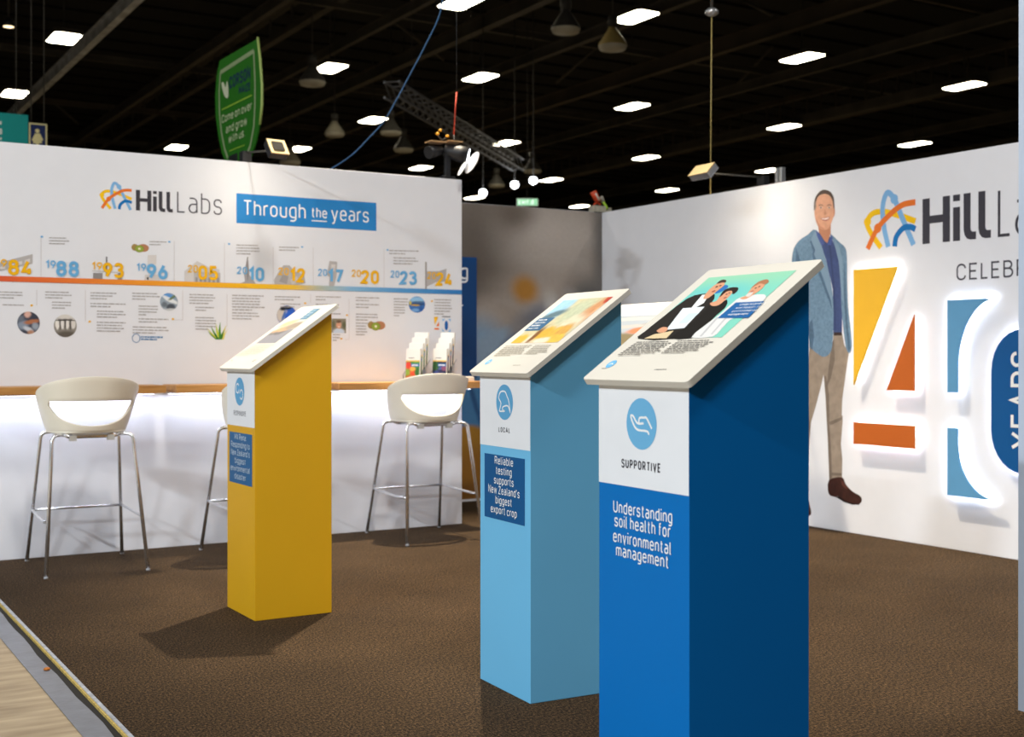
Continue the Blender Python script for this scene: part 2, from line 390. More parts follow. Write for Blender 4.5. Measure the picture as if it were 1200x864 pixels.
# carpet edge: worn aluminium edging, gap, grey tape
mb = MB(); mb.box((XE - .006, -9.5, -.011), (XE + .007, YC, .002), mat('worn_aluminium', '#aab0ba', rough=.4, metal=.4, var=.3, scale=25))
struct(mb.build('trim_1'))
mb = MB(); mb.box((XE - .013, -9.5, -.011), (XE - .0062, YC, -.001), mat('frayed_yellow_edge', '#b39a52', rough=.9, var=.35, scale=60)); struct(mb.build('trim_2'))
mb = MB(); mb.box((XE - .055, -9.5, -.0119), (XE - .0132, YC, -.0108), mat('black_gap', '#17130d', rough=.9)); struct(mb.build('trim_3'))
mb = MB(); N = 60
for i in range(N):
    y0 = -9.5 + 10.6 * i / N; y1 = -9.5 + 10.6 * (i + 1) / N
    a0 = .004 * math.sin(i * 1.7) + .003 * math.sin(i * .6); a1 = .004 * math.sin((i + 1) * 1.7) + .003 * math.sin((i + 1) * .6)
    mb.mesh([(XE - .120, y0, -.010), (XE - .040 + a0, y0, -.010), (XE - .040 + a1, y1, -.010), (XE - .120, y1, -.010),
             (XE - .120, y0, -.008), (XE - .040 + a0, y0, -.007), (XE - .040 + a1, y1, -.007), (XE - .120, y1, -.008)],
            [(4, 5, 6, 7), (0, 1, 5, 4), (1, 2, 6, 5), (2, 3, 7, 6), (3, 0, 4, 7)], mat('grey_cloth_tape', '#6d6f75', rough=.4, var=.12, scale=14, bump=.5, bscale=40))
struct(mb.build('trim_4'))
q = onz(55, 783.5, 0)
mb = MB(); mb.lathe([(0, 0), (.011, .001), (.013, .006), (.008, .010), (0, .011)], mat('orange_scrap', '#b86a1c', rough=.7, var=.3, scale=90), n=9)
o = mb.build('dropped_scrap'); o.location = (q.x, q.y, -.0072); o.rotation_euler = (0, 0, .4); tag(o, 'tiny orange scrap lying on the grey floor tape', 'scrap')

# walls
mb = MB(); mb.box((-3.45, 0, 0), (0, .06, H), M_fabric); wallA = struct(mb.build('wall_left', bevel=.003))
mb = MB(); mb.box((XB, -4.94, 0), (XB + .06, YC, H), M_fabric); wallB = struct(mb.build('wall_right', bevel=.003))
FA = Frame((0, 0, 0), (1, 0, 0), (0, 0, 1), (0, -1, 0))
FB = Frame((XB, 0, 0), (0, -1, 0), (0, 0, 1), (-1, 0, 0))
FC = Frame((0, YC, 0), (1, 0, 0), (0, 0, 1), (0, -1, 0))
def cb(x, y, rx, ry, ang, c, soft):      # a soft patch of the back wall print, given where it shows
    u, v = FC.px(x, y); k = 9.2 / F_PX
    return (u, v, rx * k * 1.14, ry * k, ang, c, soft)
M_back = photo('blurred_photo_mural', '#8f867c', [
    cb(560, 300, 55, 80, 0, '#5f564e', .9), cb(650, 275, 60, 45, 0, '#b3aaa2', .9), cb(600, 250, 25, 20, 0, '#6b6158', .9), cb(640, 345, 60, 30, 0, '#a0958b', .8),
    cb(575, 375, 40, 25, 0, '#a59a90', .7), cb(705, 270, 12, 110, 0, '#6b6763', .9), cb(690, 350, 25, 25, 0, '#5e5d5c', .8),
    cb(615, 340, 17, 17, 0, '#a8762c', .6),
    cb(560, 430, 45, 60, 0, '#86a3bf', .35), cb(590, 405, 45, 22, 15, '#8ea5bc', .3), cb(640, 390, 50, 42, 10, '#8d8a8a', .2), cb(652, 372, 10, 26, 20, '#c9c8c6', .8),
    cb(625, 372, 16, 9, 35, '#74757f', .8), cb(602, 399, 15, 7, 25, '#64748f', .8), cb(670, 360, 14, 20, 30, '#a9a6a3', .7), cb(600, 412, 12, 9, 0, '#a0763c', .6),
    cb(552, 480, 40, 45, 0, '#3f79aa', .3), cb(556, 470, 3, 40, 18, '#1d4f80', .8), cb(548, 520, 30, 22, 0, '#a9791d', .2), cb(560, 560, 32, 38, 0, '#9c6a1c', .3), cb(548, 575, 16, 12, 0, '#7d5215', .6)],
    warp=.05, wscale=4, grain=.08, gscale=30)
mb = MB(); mb.box((-.9, YC + .002, 0), (XB + .06, YC + .06, H), M_fabric); wallC = struct(mb.build('wall_back', bevel=.003))
pr = Print(FC, .0); pr.rect(-.9, .02, XB - .004, H - .002, M_back); pr.build('photo_mural', wallC, label='blurred photo mural of potatoes in plastic bags')
# blue title panel at the end of the back wall
q0 = FC.px(557.5, 302)
mb = MB(); mb.box((-.55, YC - .018, 1.0), (q0[0], YC - .004, q0[1]), ink('#00407a')); pb = mb.build('title_panel', wallC, bevel=.002, label='deep blue title panel')
F2 = Frame((0, YC - .0185, 0), (1, 0, 0), (0, 0, 1), (0, -1, 0)); pr = Print(F2)
u, v = F2.px(546.5, 327.5); gw = .075
pr.text('g', u - .06, v, .125, ink('#f2f4f8'), wt=.12); u, v = F2.px(540.5, 360); pr.text('.', u, v, .12, ink('#f2f4f8'), wt=.14)
pr.build('lettering', pb)
# partition closing the stand in front
M_partition = photo('partition_print', '#c2cdec', [(0, .1, 3, .42, 0, '#3d8fd6', .55), (0, -.1, 3, .35, 0, '#2f7fcf', .5)], rough=.5)
FN = Frame((-.60, -5.0, 0), (1, 0, 0), (0, 0, 1), (0, -1, 0))
mb = MB(); mb.box((-.60, -5.0, .0), (XB + .06, -4.95, 2.55), M_fabric); wallN = struct(mb.build('wall_near', bevel=.002))
pr = Print(FN); pr.rect(.012, .0, 2.6, 2.54, M_partition); pr.build('printed_skin', wallN, label='white skin fading to blue near the floor')
mb = MB(); mb.box((-.612, -5.006, 0), (-.6005, -4.944, 2.555), mat('pale_profile', '#c3d0e2', rough=.4)); mb.build('edge_profile', wallN)
# hall roof
M_roof = mat('dark_roof', '#0c0b09', rough=.9, var=.25, scale=.6)
mb = MB(); mb.box((-40, -14, 9.4), (75, 75, 9.5), M_roof)
for k in range(72): mb.box((-40, -13 + k * 1.2, 9.33), (75, -12.85 + k * 1.2, 9.4), M_roof)
struct(mb.build('ceiling'))
mb = MB(); mb.box((-40, 74.8, -.012), (75, 75, 9.4), mat('dark_hall_end', '#1b1a17', rough=.9, var=.3, scale=.5)); struct(mb.build('wall_far'))

# roof beams, along the hall and across it
M_beam = mat('grey_roof_steel', '#4a463d', rough=.7, var=.25, scale=1.5)
M_beamw = mat('white_roof_steel', '#cfd4da', rough=.7, var=.3, scale=2.5)
M_beamb = mat('brown_roof_steel', '#453d30', rough=.7, var=.3, scale=1)
def ibeam(name, a, b, hgt, wd, m):
    a, b = Vector(a), Vector(b); d = (b - a).normalized(); s = Vector((-d.y, d.x, 0)); z = Vector((0, 0, 1)); mb = MB()
    t = .02
    for (s0, s1, z0, z1) in ((-wd / 2, wd / 2, 0, t), (-wd / 2, wd / 2, hgt - t, hgt), (-t / 2, t / 2, t, hgt - t)):
        P = []
        for e in (a, b):
            for ss, zz in ((s0, z0), (s1, z0), (s1, z1), (s0, z1)): P.append(e + s * ss + z * zz)
        mb.mesh(P, [(0, 1, 2, 3), (7, 6, 5, 4), (0, 4, 5, 1), (1, 5, 6, 2), (2, 6, 7, 3), (3, 7, 4, 0)], m)
    return struct(mb.build(name))
for X, m, hg, wd in ((-.7, M_beam, .2, .12), (2.03, M_beamw, .3, .16), (4.5, M_beam, .24, .14), (6.9, M_beam, .22, .12), (8.8, M_beam, .3, .2), (11.2, M_beam, .25, .16), (14.4, M_beamb, .35, .2), (17.6, M_beam, .25, .14), (27, M_beam, .3, .2), (31, M_beam, .3, .2)):
    ibeam('roof_beam', (X, -12, 8.0), (X, 70, 8.0), hg, wd, m)
for Y, m in ((9.6, M_beamb), (16.2, M_beam), (23.5, M_beam), (29.5, M_beamb), (35.5, M_beam)):
    ibeam('roof_beam', (-38, Y, 8.32), (72, Y, 8.32), .16, .1, m)
# deep lattice girder and its walkway running along the hall
def girder(X, z0, z1, m, step=.55):
    mb = MB()
    for zz in (z0, z1): mb.box((X - .09, -12, zz - .07), (X + .09, 70, zz + .07), m)
    n = int(82 / step)
    for k in range(n):
        y = -12 + k * step
        mb.box((X - .025, y, z0), (X + .025, y + .05, z1), m)
    return struct(mb.build('roof_beam'))
girder(21.2, 7.75, 8.55, M_beamb); girder(20.4, 7.6, 7.72, M_beam, 3); girder(-3.6, 7.7, 8.6, M_beam)
girder(6.0, 8.5, 9.1, M_beam, 1.4)
# diagonal struts under the roof
for (a, b) in (((700, 55), (652, 97)), ((870, 0), (905, 18)), ((905, 55), (858, 105)), ((455, 20), (520, 70)), ((185, 118), (205, 140)), ((60, 118), (92, 145))):
    p0, p1 = onz(a[0], a[1], 8.9), onz(b[0], b[1], 8.3)
    mb = MB(); mb.tube([p0, p1], .035, M_beam, 6); struct(mb.build('roof_beam'))

# ------------------------------------------------------------------ prints on the timeline wall
INKM = lambda c: ink(c)
def emblem_paths():
    P = lambda *q: [Vector(FB.px(1000 + a / 6, 210 + b / 6)) for a, b in q]
    paths = [('#f6c400', P((195, 482), (120, 372), (97, 300), (140, 240), (220, 230), (330, 258), (437, 296))),
             ('#7fb4e3', P((246, 476), (215, 330), (207, 195), (238, 97), (288, 140), (340, 262), (424, 462))),
             ('#e8762a', P((101, 491), (172, 345), (270, 238), (350, 180), (437, 162))),
             ('#0d72b9', P((291, 474), (303, 405), (350, 346), (400, 336), (437, 352)))]
    dots = [('#f6c400', P((100, 300))[0]), ('#7fb4e3', P((288, 140))[0]), ('#e8762a', P((172, 345))[0])]
    return paths, dots
EMB, EDOT = emblem_paths()
e_lo = Vector(FB.px(1015, 291)); e_hi = Vector(FB.px(1073, 225))
def emblem(pr, u0, v0, sc):
    """logo mark with its lower-left corner at u0, v0; sc scales the big one on the right wall"""
    o = Vector((EMB[2][1][0].x, EMB[2][1][0].y))
    for c, pts in EMB: pr.stroke([Vector((u0, v0)) + (p - o) * sc for p in smooth_path(pts, 8)], .038 * sc, INKM(c)); pr.h += 5e-5
    for c, d in EDOT: q = Vector((u0, v0)) + (d - o) * sc; pr.disc(q.x, q.y, .031 * sc, .031 * sc, INKM(c), 16)

def hill(pr, u0, v0, sc, c):
    """heavy first word of the logo; u0, v0 = emblem's lower-left corner"""
    ub = lambda x: FB.px(1000 + x / 6, 280)[0] - EMB[2][1][0].x
    b0 = FB.px(1085, 210 + 455 / 6)[1] - EMB[2][1][0].y; t0 = FB.px(1085, 210 + 138 / 6)[1] - EMB[2][1][0].y; ch = t0 - b0
    def P(pts): pr.poly([(u0 + ub(x) * sc, v0 + (b0 + y * ch) * sc) for x, y in pts], c)
    P([(487, 0), (538, 0), (538, 1), (487, 1)]); P([(629, 0), (680, 0), (680, 1), (629, 1)]); P([(538, .44), (629, .44), (629, .61), (538, .61)])
    P([(702, 0), (751, 0), (751, .73), (702, .73)]); P([(702, .86), (751, .86), (751, 1), (702, 1)])
    for x in (776, 880): P([(x, 1), (x + 49, 1), (x + 49, .24), (x + 53, .19), (x + 62, .165), (x + 88, .165), (x + 88, 0), (x + 48, 0), (x + 24, .03), (x + 7, .11), (x, .22)])
# logo and title
pr = Print(FA); u0, v0 = FA.px(119.5, 244); s = (FA.px(154.5, 240)[0] - FA.px(119, 240)[0]) / (FB.px(1072.5, 258)[0] - FB.px(1015.5, 258)[0])
emblem(pr, u0, v0, s)
a = FA.px(159, 246); b = FA.px(203.5, 222)
hill(pr, u0, v0, s, INKM('#3d3c43'))
a = FA.px(207.5, 249); b = FA.px(260, 226)
pr.text('Labs', a[0], a[1], FA.px(207.5, 224)[1] - a[1], INKM('#55555e'), wt=.065, width=b[0] - a[0], track=.22)
pr.build('logo', wallA, label='company logo with looping coloured mark')
pr = Print(FA); bl, br, tr, tl = FA.px(277, 261.5), FA.px(441, 269), FA.px(441, 236), FA.px(277, 226.5)
pr.rect(bl[0], bl[1], br[0], tl[1], INKM('#2a86cc')); tb = pr.build('title_banner', wallA)
pr = Print(FA, .002); a = FA.px(285, 254); c = FA.px(358, 236); hh = (tl[1] - bl[1]) * .52; vv = bl[1] + .052
pr.text('Through', a[0], vv, hh, INKM('#f6f7fa'), wt=.10, width=c[0] - a[0], track=.2)
a = FA.px(365, 254); c = FA.px(383, 254); pr.text('the', a[0], vv + .012, hh * .7, INKM('#f6f7fa'), wt=.12, width=c[0] - a[0], track=.2)
pr.rect(a[0], vv - .012, c[0], vv - .005, INKM('#f6f7fa'))
a = FA.px(388, 254); c = FA.px(432, 254); pr.text('years', a[0], vv, hh, INKM('#f6f7fa'), wt=.10, width=c[0] - a[0], track=.2)
pr.build('lettering', tb)
# timeline bar
def bar_material():
    m, nt, b = nodes('timeline_ramp'); tc = nt.nodes.new('ShaderNodeTexCoord'); sx = nt.nodes.new('ShaderNodeSeparateXYZ'); mr = nt.nodes.new('ShaderNodeMapRange')
    mr.inputs['From Min'].default_value = -3.1; mr.inputs['From Max'].default_value = 0
    r = nt.nodes.new('ShaderNodeValToRGB'); e = r.color_ramp.elements
    e[0].position = 0; e[0].color = lin('#e0522c'); e[1].position = 1; e[1].color = lin('#2277bd')
    for px_, c in ((90, '#e8792a'), (200, '#f1a11e'), (300, '#f4bd12'), (345, '#ecbf3a'), (372, '#b9bda5'), (410, '#84b6da'), (470, '#4f97d0')):
        x = e.new((FA.px(px_, 337)[0] + 3.1) / 3.1); x.color = lin(c)
    L = nt.links; L.new(tc.outputs['Object'], sx.inputs[0]); L.new(sx.outputs['X'], mr.inputs[0]); L.new(mr.outputs[0], r.inputs[0]); L.new(r.outputs[0], b.inputs['Base Color'])
    b.inputs['Roughness'].default_value = .6; return m
zt = FA.px(541, 342.6)[1]
pr = Print(FA, .0028); pr.rect(-3.44, zt - .0155, -.002, zt + .0155, bar_material()); pr.build('timeline_bar', wallA)
# grey line drawings standing on the bar, under the year numbers
GR = INKM('#b0acad'); GL = INKM('#c8c4c3')
def sketch(polys, cols=None):
    pr = Print(FA, .0018)
    for k, P in enumerate(polys): pr.pxpoly(P, INKM(cols[k]) if cols else GR)
    return pr.build('sketch', wallA)
sketch([[(-6, 309), (38, 298), (38, 309), (-6, 319)], [(0, 313), (6, 311), (6, 315), (0, 316)], [(10, 310), (16, 309), (16, 313), (10, 314)], [(20, 307), (26, 306), (26, 310), (20, 311)], [(29, 305), (35, 303), (35, 308), (29, 309)], [(14, 320), (16, 320), (16, 331), (14, 331)]], ['#b5b1b0', '#d6d2d0', '#d6d2d0', '#d6d2d0', '#d6d2d0', '#c8c4c3'])
sketch([[(109, 320), (120, 320), (120, 327), (109, 327)], [(124, 301), (125.6, 301), (125.6, 322), (124, 322)], [(138, 320), (143, 320), (143, 333), (138, 333)], [(108, 317), (138, 319), (138, 320), (108, 318)]], ['#8f8b8b', '#6f6b6b', '#8f8b8b', '#c8c4c3'])
sketch([[(173, 299), (183, 299), (183, 310), (173, 310)], [(170, 322), (186, 322), (188, 334), (168, 334)], [(172, 325), (174, 325), (174, 328), (172, 328)]], ['#d8d4d2', '#d0ccca', '#2b2b2b'])
P = [[(216, 318), (231, 306), (244, 313), (257, 316), (258, 336), (216, 334)], [(227, 318), (258, 320), (258, 336), (227, 335)]]
cs = ['#d2cecc', '#bdb9b8']
for k in range(6): P.append([(229 + k * 5, 325), (231.5 + k * 5, 325.2), (231.5 + k * 5, 334.5), (229 + k * 5, 334.5)]); cs.append('#9a9696')
sketch(P, cs)
sketch([[(289.5, 301), (290.6, 301), (292, 322), (300, 333), (301, 338), (280, 337), (279, 333), (287, 330), (286, 322)], [(288, 312), (290, 303), (292, 320), (290, 330)]], ['#a6a3a4', '#8d8a8c'])
sketch([[(322, 336), (321, 328), (327, 318), (332, 311), (339, 311), (345, 318), (356, 322), (358, 332), (350, 334), (346, 338)], [(327, 330), (331, 322), (338, 324), (336, 333)], [(340, 328), (348, 324), (350, 331), (342, 334)]], ['#b9b5b4', '#a19d9d', '#cac6c5'])
sketch([[(386, 306), (395, 307), (394, 325), (390, 341), (385, 341), (386, 325), (383, 322)], [(388, 310), (393, 310), (392, 318), (388, 318)]], ['#b9b5b4', '#d6d2d0'])
sketch([[(498, 307), (500, 307), (500, 342), (498, 342)], [(500, 318), (514, 318), (523, 315), (522, 330), (512, 330), (500, 336)]], ['#a39f9f', '#b5b1b2'])
# years
for k, (sm, big, x0, x1, yt, yb, s0, s1) in enumerate([
    ('19', '84', 9.5, 38, 304, 322.5, -6, 8), ('19', '88', 66, 92, 305.5, 324, 53.5, 65), ('19', '93', 120.5, 144.5, 307.5, 325.5, 107.5, 119.5),
    ('19', '96', 172, 196, 309, 327, 160, 171), ('20', '05', 232.5, 255, 311, 328, 220, 231.5), ('20', '10', 291, 309, 313, 329.5, 277.5, 289.5),
    ('20', '12', 339.5, 357, 314, 331, 326, 338), ('20', '17', 384, 401.5, 315.5, 331.5, 372.5, 383), ('20', '20', 423, 443.5, 316.5, 332.5, 412, 422.5),
    ('20', '23', 468.5, 488, 317.5, 333.5, 457.5, 467.5), ('20', '24', 511, 530, 319, 335, 500.5, 510.5)]):
    pr = Print(FA, .0036); c = INKM(YEL if k % 2 == 0 else BLU)
    a = FA.px(x0, yb); b = FA.px(x1, yb); t = FA.px(x0, yt)
    pr.text(big, a[0], a[1], t[1] - a[1], c, wt=.2, width=b[0] - a[0], track=.2)
    a2 = FA.px(s0, yt); b2 = FA.px(s1, yt); hs = (t[1] - a[1]) * .52
    pr.text(sm, a2[0], t[1] - hs, hs, c, wt=.15, width=b2[0] - a2[0], track=.22)
    pr.build('year_number', wallA, label=('yellow' if k % 2 == 0 else 'light blue') + ' year ' + sm + big)
# small print
def para(x0, y0, x1, n, pitch=3.35, x1b=None):
    pr = Print(FA)
    y1 = y0 + n * pitch
    sl = .0225 * (x1 - x0)
    pr.lines([FA.px(x0, y1), FA.px(x1, y1 + sl), FA.px(x1, y0 + sl), FA.px(x0, y0)], n, INKM(INK_GREY), fill=.36, last=random.uniform(.4, .8))
    pr.build('small_print', wallA)
for a in [(0, 341, 30, 3), (3, 356, 35, 1), (53, 341, 86, 3), (61, 353, 86, 3), (57.5, 277.5, 81, 3), (106, 342, 138, 3), (106, 354.5, 148, 2), (113.5, 363.5, 148, 3), (113.5, 376.5, 149, 4),
          (155, 342.5, 188, 3), (162.5, 357.5, 185, 4), (162.5, 372.5, 199, 2), (155.5, 382, 200, 3), (222, 344, 254, 4), (229, 359, 252, 2), (229, 371, 255, 5), (272, 345, 310, 6), (272, 365.5, 305, 3),
          (175, 282, 196, 2), (277, 286, 305, 4), (327, 288.5, 352, 2), (322, 346.5, 353, 2), (328.5, 355, 354, 2), (370, 346.5, 400, 2), (370, 355.5, 402, 3), (388, 366.5, 404, 1), (390, 391, 400, 3),
          (417, 347.5, 447, 2), (417, 355.5, 447, 2), (417, 367, 447, 3), (417, 377.5, 431, 5), (456, 292.5, 492, 2), (461, 301, 490, 3), (461.5, 349, 479, 4), (461.5, 362, 476, 3), (509, 350, 530, 6)]:
    para(*a)
# connector lines and little markers
pr = Print(FA)
def hair(pts, wd=.0022, c='#c3bdbd'): pr.stroke([FA.px(*q) for q in pts], wd, INKM(c))
for pts in ([(48, 278), (48, 329)], [(43, 340), (43, 358)], [(100, 340), (100, 377)], [(204, 283), (204, 332)], [(201, 375), (214, 375), (214, 340)], [(263, 285), (263, 336)], [(266, 345), (266, 384)],
            [(367, 290), (367, 337)], [(364, 345), (364, 355)], [(409, 350), (409, 398), (404, 398)], [(450, 292), (450, 340)], [(320, 290), (320, 336)]): hair(pts)
for (x, y, c) in ((49, 277.5, BLU), (198.5, 283.5, BLU), (268.5, 286, BLU), (354, 289.5, BLU), (454, 293, BLU), (37, 358, YEL), (105, 377, YEL), (202.5, 374, YEL), (357.5, 355.5, YEL), (406.5, 369.5, YEL), (400, 397, YEL), (506, 353, YEL)):
    u, v = FA.px(x, y); pr.disc(u, v, .008, .006, INKM(c), 10)
u, v = FA.px(159.5, 396.5); pr.stroke([(u + .023 * math.cos(t * .4), v + .026 * math.sin(t * .4)) for t in range(16)], .004, INKM('#4d82b4'), True)
a = FA.px(165, 394.5)
pr.lines([FA.px(165, 399), FA.px(196, 400), FA.px(196, 394), FA.px(165, 393.5)], 2, INKM('#5486b6'), fill=.6)
pr.build('connector_lines', wallA)
# round and cut-out photos
def pic(cx, cy, r, base, blobs, shape='disc'):
    u, v = FA.px(cx, cy); ru = FA.px(cx + r, cy)[0] - u; rv = v - FA.px(cx, cy + r)[1]
    m = photo('timeline_photo', base, [(u + a * ru, v + b * rv, p * ru, q * rv, g, c, s) for a, b, p, q, g, c, s in blobs], warp=.01, wscale=40)
    pr = Print(FA)
    if shape == 'disc': pr.disc(u, v, ru, rv, m)
    else: pr.rect(u - ru, v - rv, u + ru, v + rv, m)
    pr.build('photo_print', wallA)
pic(33.5, 378.5, 13.2, '#3d4150', [(-.5, -.2, .5, .4, 20, '#8a96a8', .5), (.3, .1, .7, .2, 10, '#b0714e', .4), (-.1, .75, .3, .3, 0, '#dbaFa0', .4), (0, -.6, .5, .2, -30, '#c7ccd6', .4), (.6, -.3, .3, .3, 0, '#9aa3b0', .5), (.2, -.85, .3, .2, 0, '#b98a70', .5), (-.7, .4, .3, .3, 0, '#6b7280', .5)])
pic(76.5, 382, 13.4, '#8d8880', [(0, .9, 1.2, .3, 0, '#d9d5cf', .3), (-.7, .15, .16, .45, 0, '#e9e6e0', .2), (-.25, .15, .14, .45, 0, '#e6e3dd', .2), (.2, .15, .14, .45, 0, '#e6e3dd', .2), (.7, .2, .2, .45, 0, '#dcd8d2', .2), (.1, -.75, .9, .3, 0, '#5f5850', .5), (0, .5, 1, .06, 0, '#3d3a38', .3), (-.45, .1, .05, .5, 0, '#4b4744', .3), (0, .1, .05, .5, 0, '#4b4744', .3), (.45, .1, .06, .5, 0, '#4b4744', .3)])
pic(198, 354, 10.5, '#9aa7b4', [(-.3, .7, .9, .35, -15, '#5f97d4', .4), (.1, .25, 1.0, .22, -25, '#e5e9ec', .3), (.4, .5, .5, .15, 30, '#6c7f5f', .4), (.2, -.55, .5, .35, 0, '#4b525c', .3), (-.5, -.3, .3, .3, 0, '#6d7680', .4), (.2, -.9, .8, .2, 0, '#c9cdd0', .4)])
pic(336, 370, 11.8, '#2f62c8', [(-.5, .1, .55, .8, 0, '#cfc8c0', .3), (-.1, .75, .6, .22, 10, '#20242c', .3), (.3, -.1, .6, .5, 0, '#2f66d4', .3), (-.3, .0, .12, .6, -20, '#4f74b6', .5)])
pic(397, 382, 8.4, '#8a8472', [(0, -.9, .8, .55, 0, '#c8d6e8', .2), (0, .1, .36, .52, 0, '#d79f82', .12), (0, .62, .34, .2, 0, '#6f5a48', .3), (0, -.12, .16, .06, 0, '#f2e8e2', .3), (-.8, .2, .3, .5, 0, '#6c6a52', .5), (.8, .1, .3, .5, 0, '#63654c', .5)], 'rect')
pic(488.5, 357, 9.6, '#3b6fb4', [(0, .6, 1, .35, 0, '#8fc0e6', .4), (0, .05, 1.1, .18, 0, '#2b4f80', .3), (-.2, -.1, .5, .1, 0, '#d6a93c', .4), (.2, .3, .8, .1, 0, '#4f7398', .4), (-.2, -.7, .5, .2, 0, '#78a9dc', .5), (.5, -.5, .2, .3, 0, '#2a5aa6', .5), (-.8, .2, .15, .25, 0, '#cdbf62', .3)])
for cx, cy in ((163, 291), (440, 382)):
    pr = Print(FA); k = FA.px(cx + 1, cy)[0] - FA.px(cx, cy)[0]; u, v = FA.px(cx, cy)
    pr.disc(u + 5 * k, v + .5 * k, 6.5 * k, 4.6 * k, INKM('#b57f5c')); pr.disc(u - 5 * k, v + .8 * k, 4 * k, 4 * k, INKM('#a3874f'))
    pr.disc(u + .3 * k, v - .6 * k, 5.6 * k, 4.4 * k, INKM('#8a7a42')); pr.disc(u + .3 * k, v - .6 * k, 4.9 * k, 3.8 * k, INKM('#93a83f')); pr.disc(u + .3 * k, v - .6 * k, 1.5 * k, 1.3 * k, INKM('#e9e8c8'))
    pr.build('photo_print', wallA, label='cut kiwifruit photo')
pr = Print(FA)
for (x0, y0, x1, y1, wd, c) in ((257, 398, 243, 384, 3, '#d3cf3c'), (258, 398, 248, 382, 3.2, '#5f9a37'), (259, 398, 254, 379, 3.2, '#c9d246'), (260, 398, 259, 377, 3.4, '#4e8d35'), (262, 398, 266, 381, 3, '#dccb45'), (261, 398, 264, 386, 3, '#3c7a2e'), (256, 398, 244, 388, 2.6, '#4c8a35'), (263, 398, 268, 385, 2.2, '#e0d774'), (258, 398, 251, 388, 3, '#2f6f2c')):
    pr.pxpoly([(x0 - wd / 2 - 3.5 + 1.5, y0), (x0 + wd / 2 - 2, y0), ((x0 + x1) / 2 + wd / 2 - 2.6, (y0 + y1) / 2), (x1 - 1, y1), ((x0 + x1) / 2 - wd / 2 - 1.8, (y0 + y1) / 2)], INKM(c))
pr.build('photo_print', wallA, label='tuft of green grass photo')
# little 40 mark
pr = Print(FA)
pr.pxpoly([(508.5, 371.5), (513.5, 371.5), (509.5, 381)], INKM(YEL)); pr.pxpoly([(514.5, 377), (514.5, 382.5), (511, 382.5)], INKM(ORA)); pr.pxpoly([(509, 384.5), (514.5, 384.7), (514.5, 386.6), (509, 386.4)], INKM(ORA))
for P in ([(518, 374), (521.5, 374), (519, 377)], [(525, 374), (528, 374), (528, 377.5)], [(518, 388.5), (518, 385), (521, 389)], [(528, 385), (528, 389.3), (525, 389)]): pr.pxpoly(P, INKM('#8fbfe8'))
u, v = FA.px(523, 381.5); pr.disc(u, v, .0135, .033, INKM('#1f66b4'), 20)
pr.lines([FA.px(518, 372), FA.px(528, 372.2), FA.px(528, 370.5), FA.px(518, 370.3)], 1, INKM('#555a66'), fill=.7, last=1)
pr.build('anniversary_mark', wallA)

# ------------------------------------------------------------------ prints on the right wall
pr = Print(FB); emblem(pr, EMB[2][1][0].x, EMB[2][1][0].y, 1.0)
a = FB.px(1081, 286); b = FB.px(1162, 279); t = FB.px(1081, 233.5)
hill(pr, EMB[2][1][0].x, EMB[2][1][0].y, 1.0, INKM('#3d3c45'))
a = FB.px(1170, 278); t = FB.px(1170, 222)
pr.text('Labs', a[0], a[1] , t[1] - a[1], INKM('#3d3c45'), wt=.062, width=.46, track=.22)
pr.build('logo', wallB, label='large company logo with looping coloured mark')
pr = Print(FB); a = FB.px(1121, 329); t = FB.px(1121, 309.5); c = FB.px(1188, 321.5)
cwd = (FB.px(1187.5, 322)[0] - a[0])
st, W5 = layout('CELEB', .11, 1.0, .22); st, W9 = layout('CELEBRATING', .11, 1.0, .22)
pr.text('CELEBRATING', a[0], a[1], t[1] - a[1], INKM('#45454f'), wt=.11, width=cwd * W9 / W5, track=.22)
pr.build('lettering', wallB)
# life-size printed man
def q7(*P): return [(900 + x / 2.88, 200 + y / 2.88) for x, y in P]
def q6(*P): return [(925 + x / 7.2, 210 + y / 7.2) for x, y in P]
def q8(*P): return [(900 + x / 2.88, 420 + y / 2.88) for x, y in P]
def sm(P, n=4): return [tuple(v) for v in smooth_path(P, n, True)]
pr = Print(FB, .0006); T = pr.pxpoly
SK, JK, JD, SH, TR, TD, SO = [mat('print_' + n_, c, rough=.55, var=v_, scale=s_, spec=.3) for n_, c, v_, s_ in (('skin', '#d9a183', .08, 30), ('jacket', '#6d8aa3', .16, 60), ('jacket_fold', '#4f6a84', .16, 60),
    ('shirt', '#3f4f7c', .12, 40), ('trousers', '#97897b', .12, 18), ('trouser_fold', '#776b60', .12, 18), ('shoe', '#3d211b', .25, 25))]
T(q8((138, -20), (192, -5), (188, 40), (176, 90), (160, 150), (145, 215), (138, 300), (132, 440), (118, 500), (96, 500), (104, 380), (118, 200)), TD)          # far leg
T(sm(q8((106, 490), (134, 480), (142, 500), (146, 520), (142, 530), (128, 532), (108, 520)), 3), SO)
T(q7((140, 590), (185, 630), (219, 585), (222, 548), (250, 548), (258, 590), (273, 612), (262, 690), (251, 770), (248, 850), (246, 880), (200, 880), (194, 760), (188, 690), (176, 740), (160, 800), (142, 860), (134, 800), (132, 690)), TR)
T(q8((188, 60), (196, 120), (199, 200), (205, 300), (207, 412), (228, 416), (250, 402), (251, 340), (246, 290), (252, 215), (252, 195), (247, 190), (250, 60)), TR)
T(q8((196, 60), (206, 120), (208, 230), (214, 330), (216, 412), (207, 412), (203, 300), (197, 160), (190, 60)), TD)
T(q8((205, 215), (246, 200), (252, 196), (250, 208), (212, 226)), TD); T(q8((206, 385), (250, 388), (250, 396), (207, 396)), TD)
T(q7((214, 600), (222, 560), (226, 640), (212, 700), (196, 740), (206, 660)), TD)
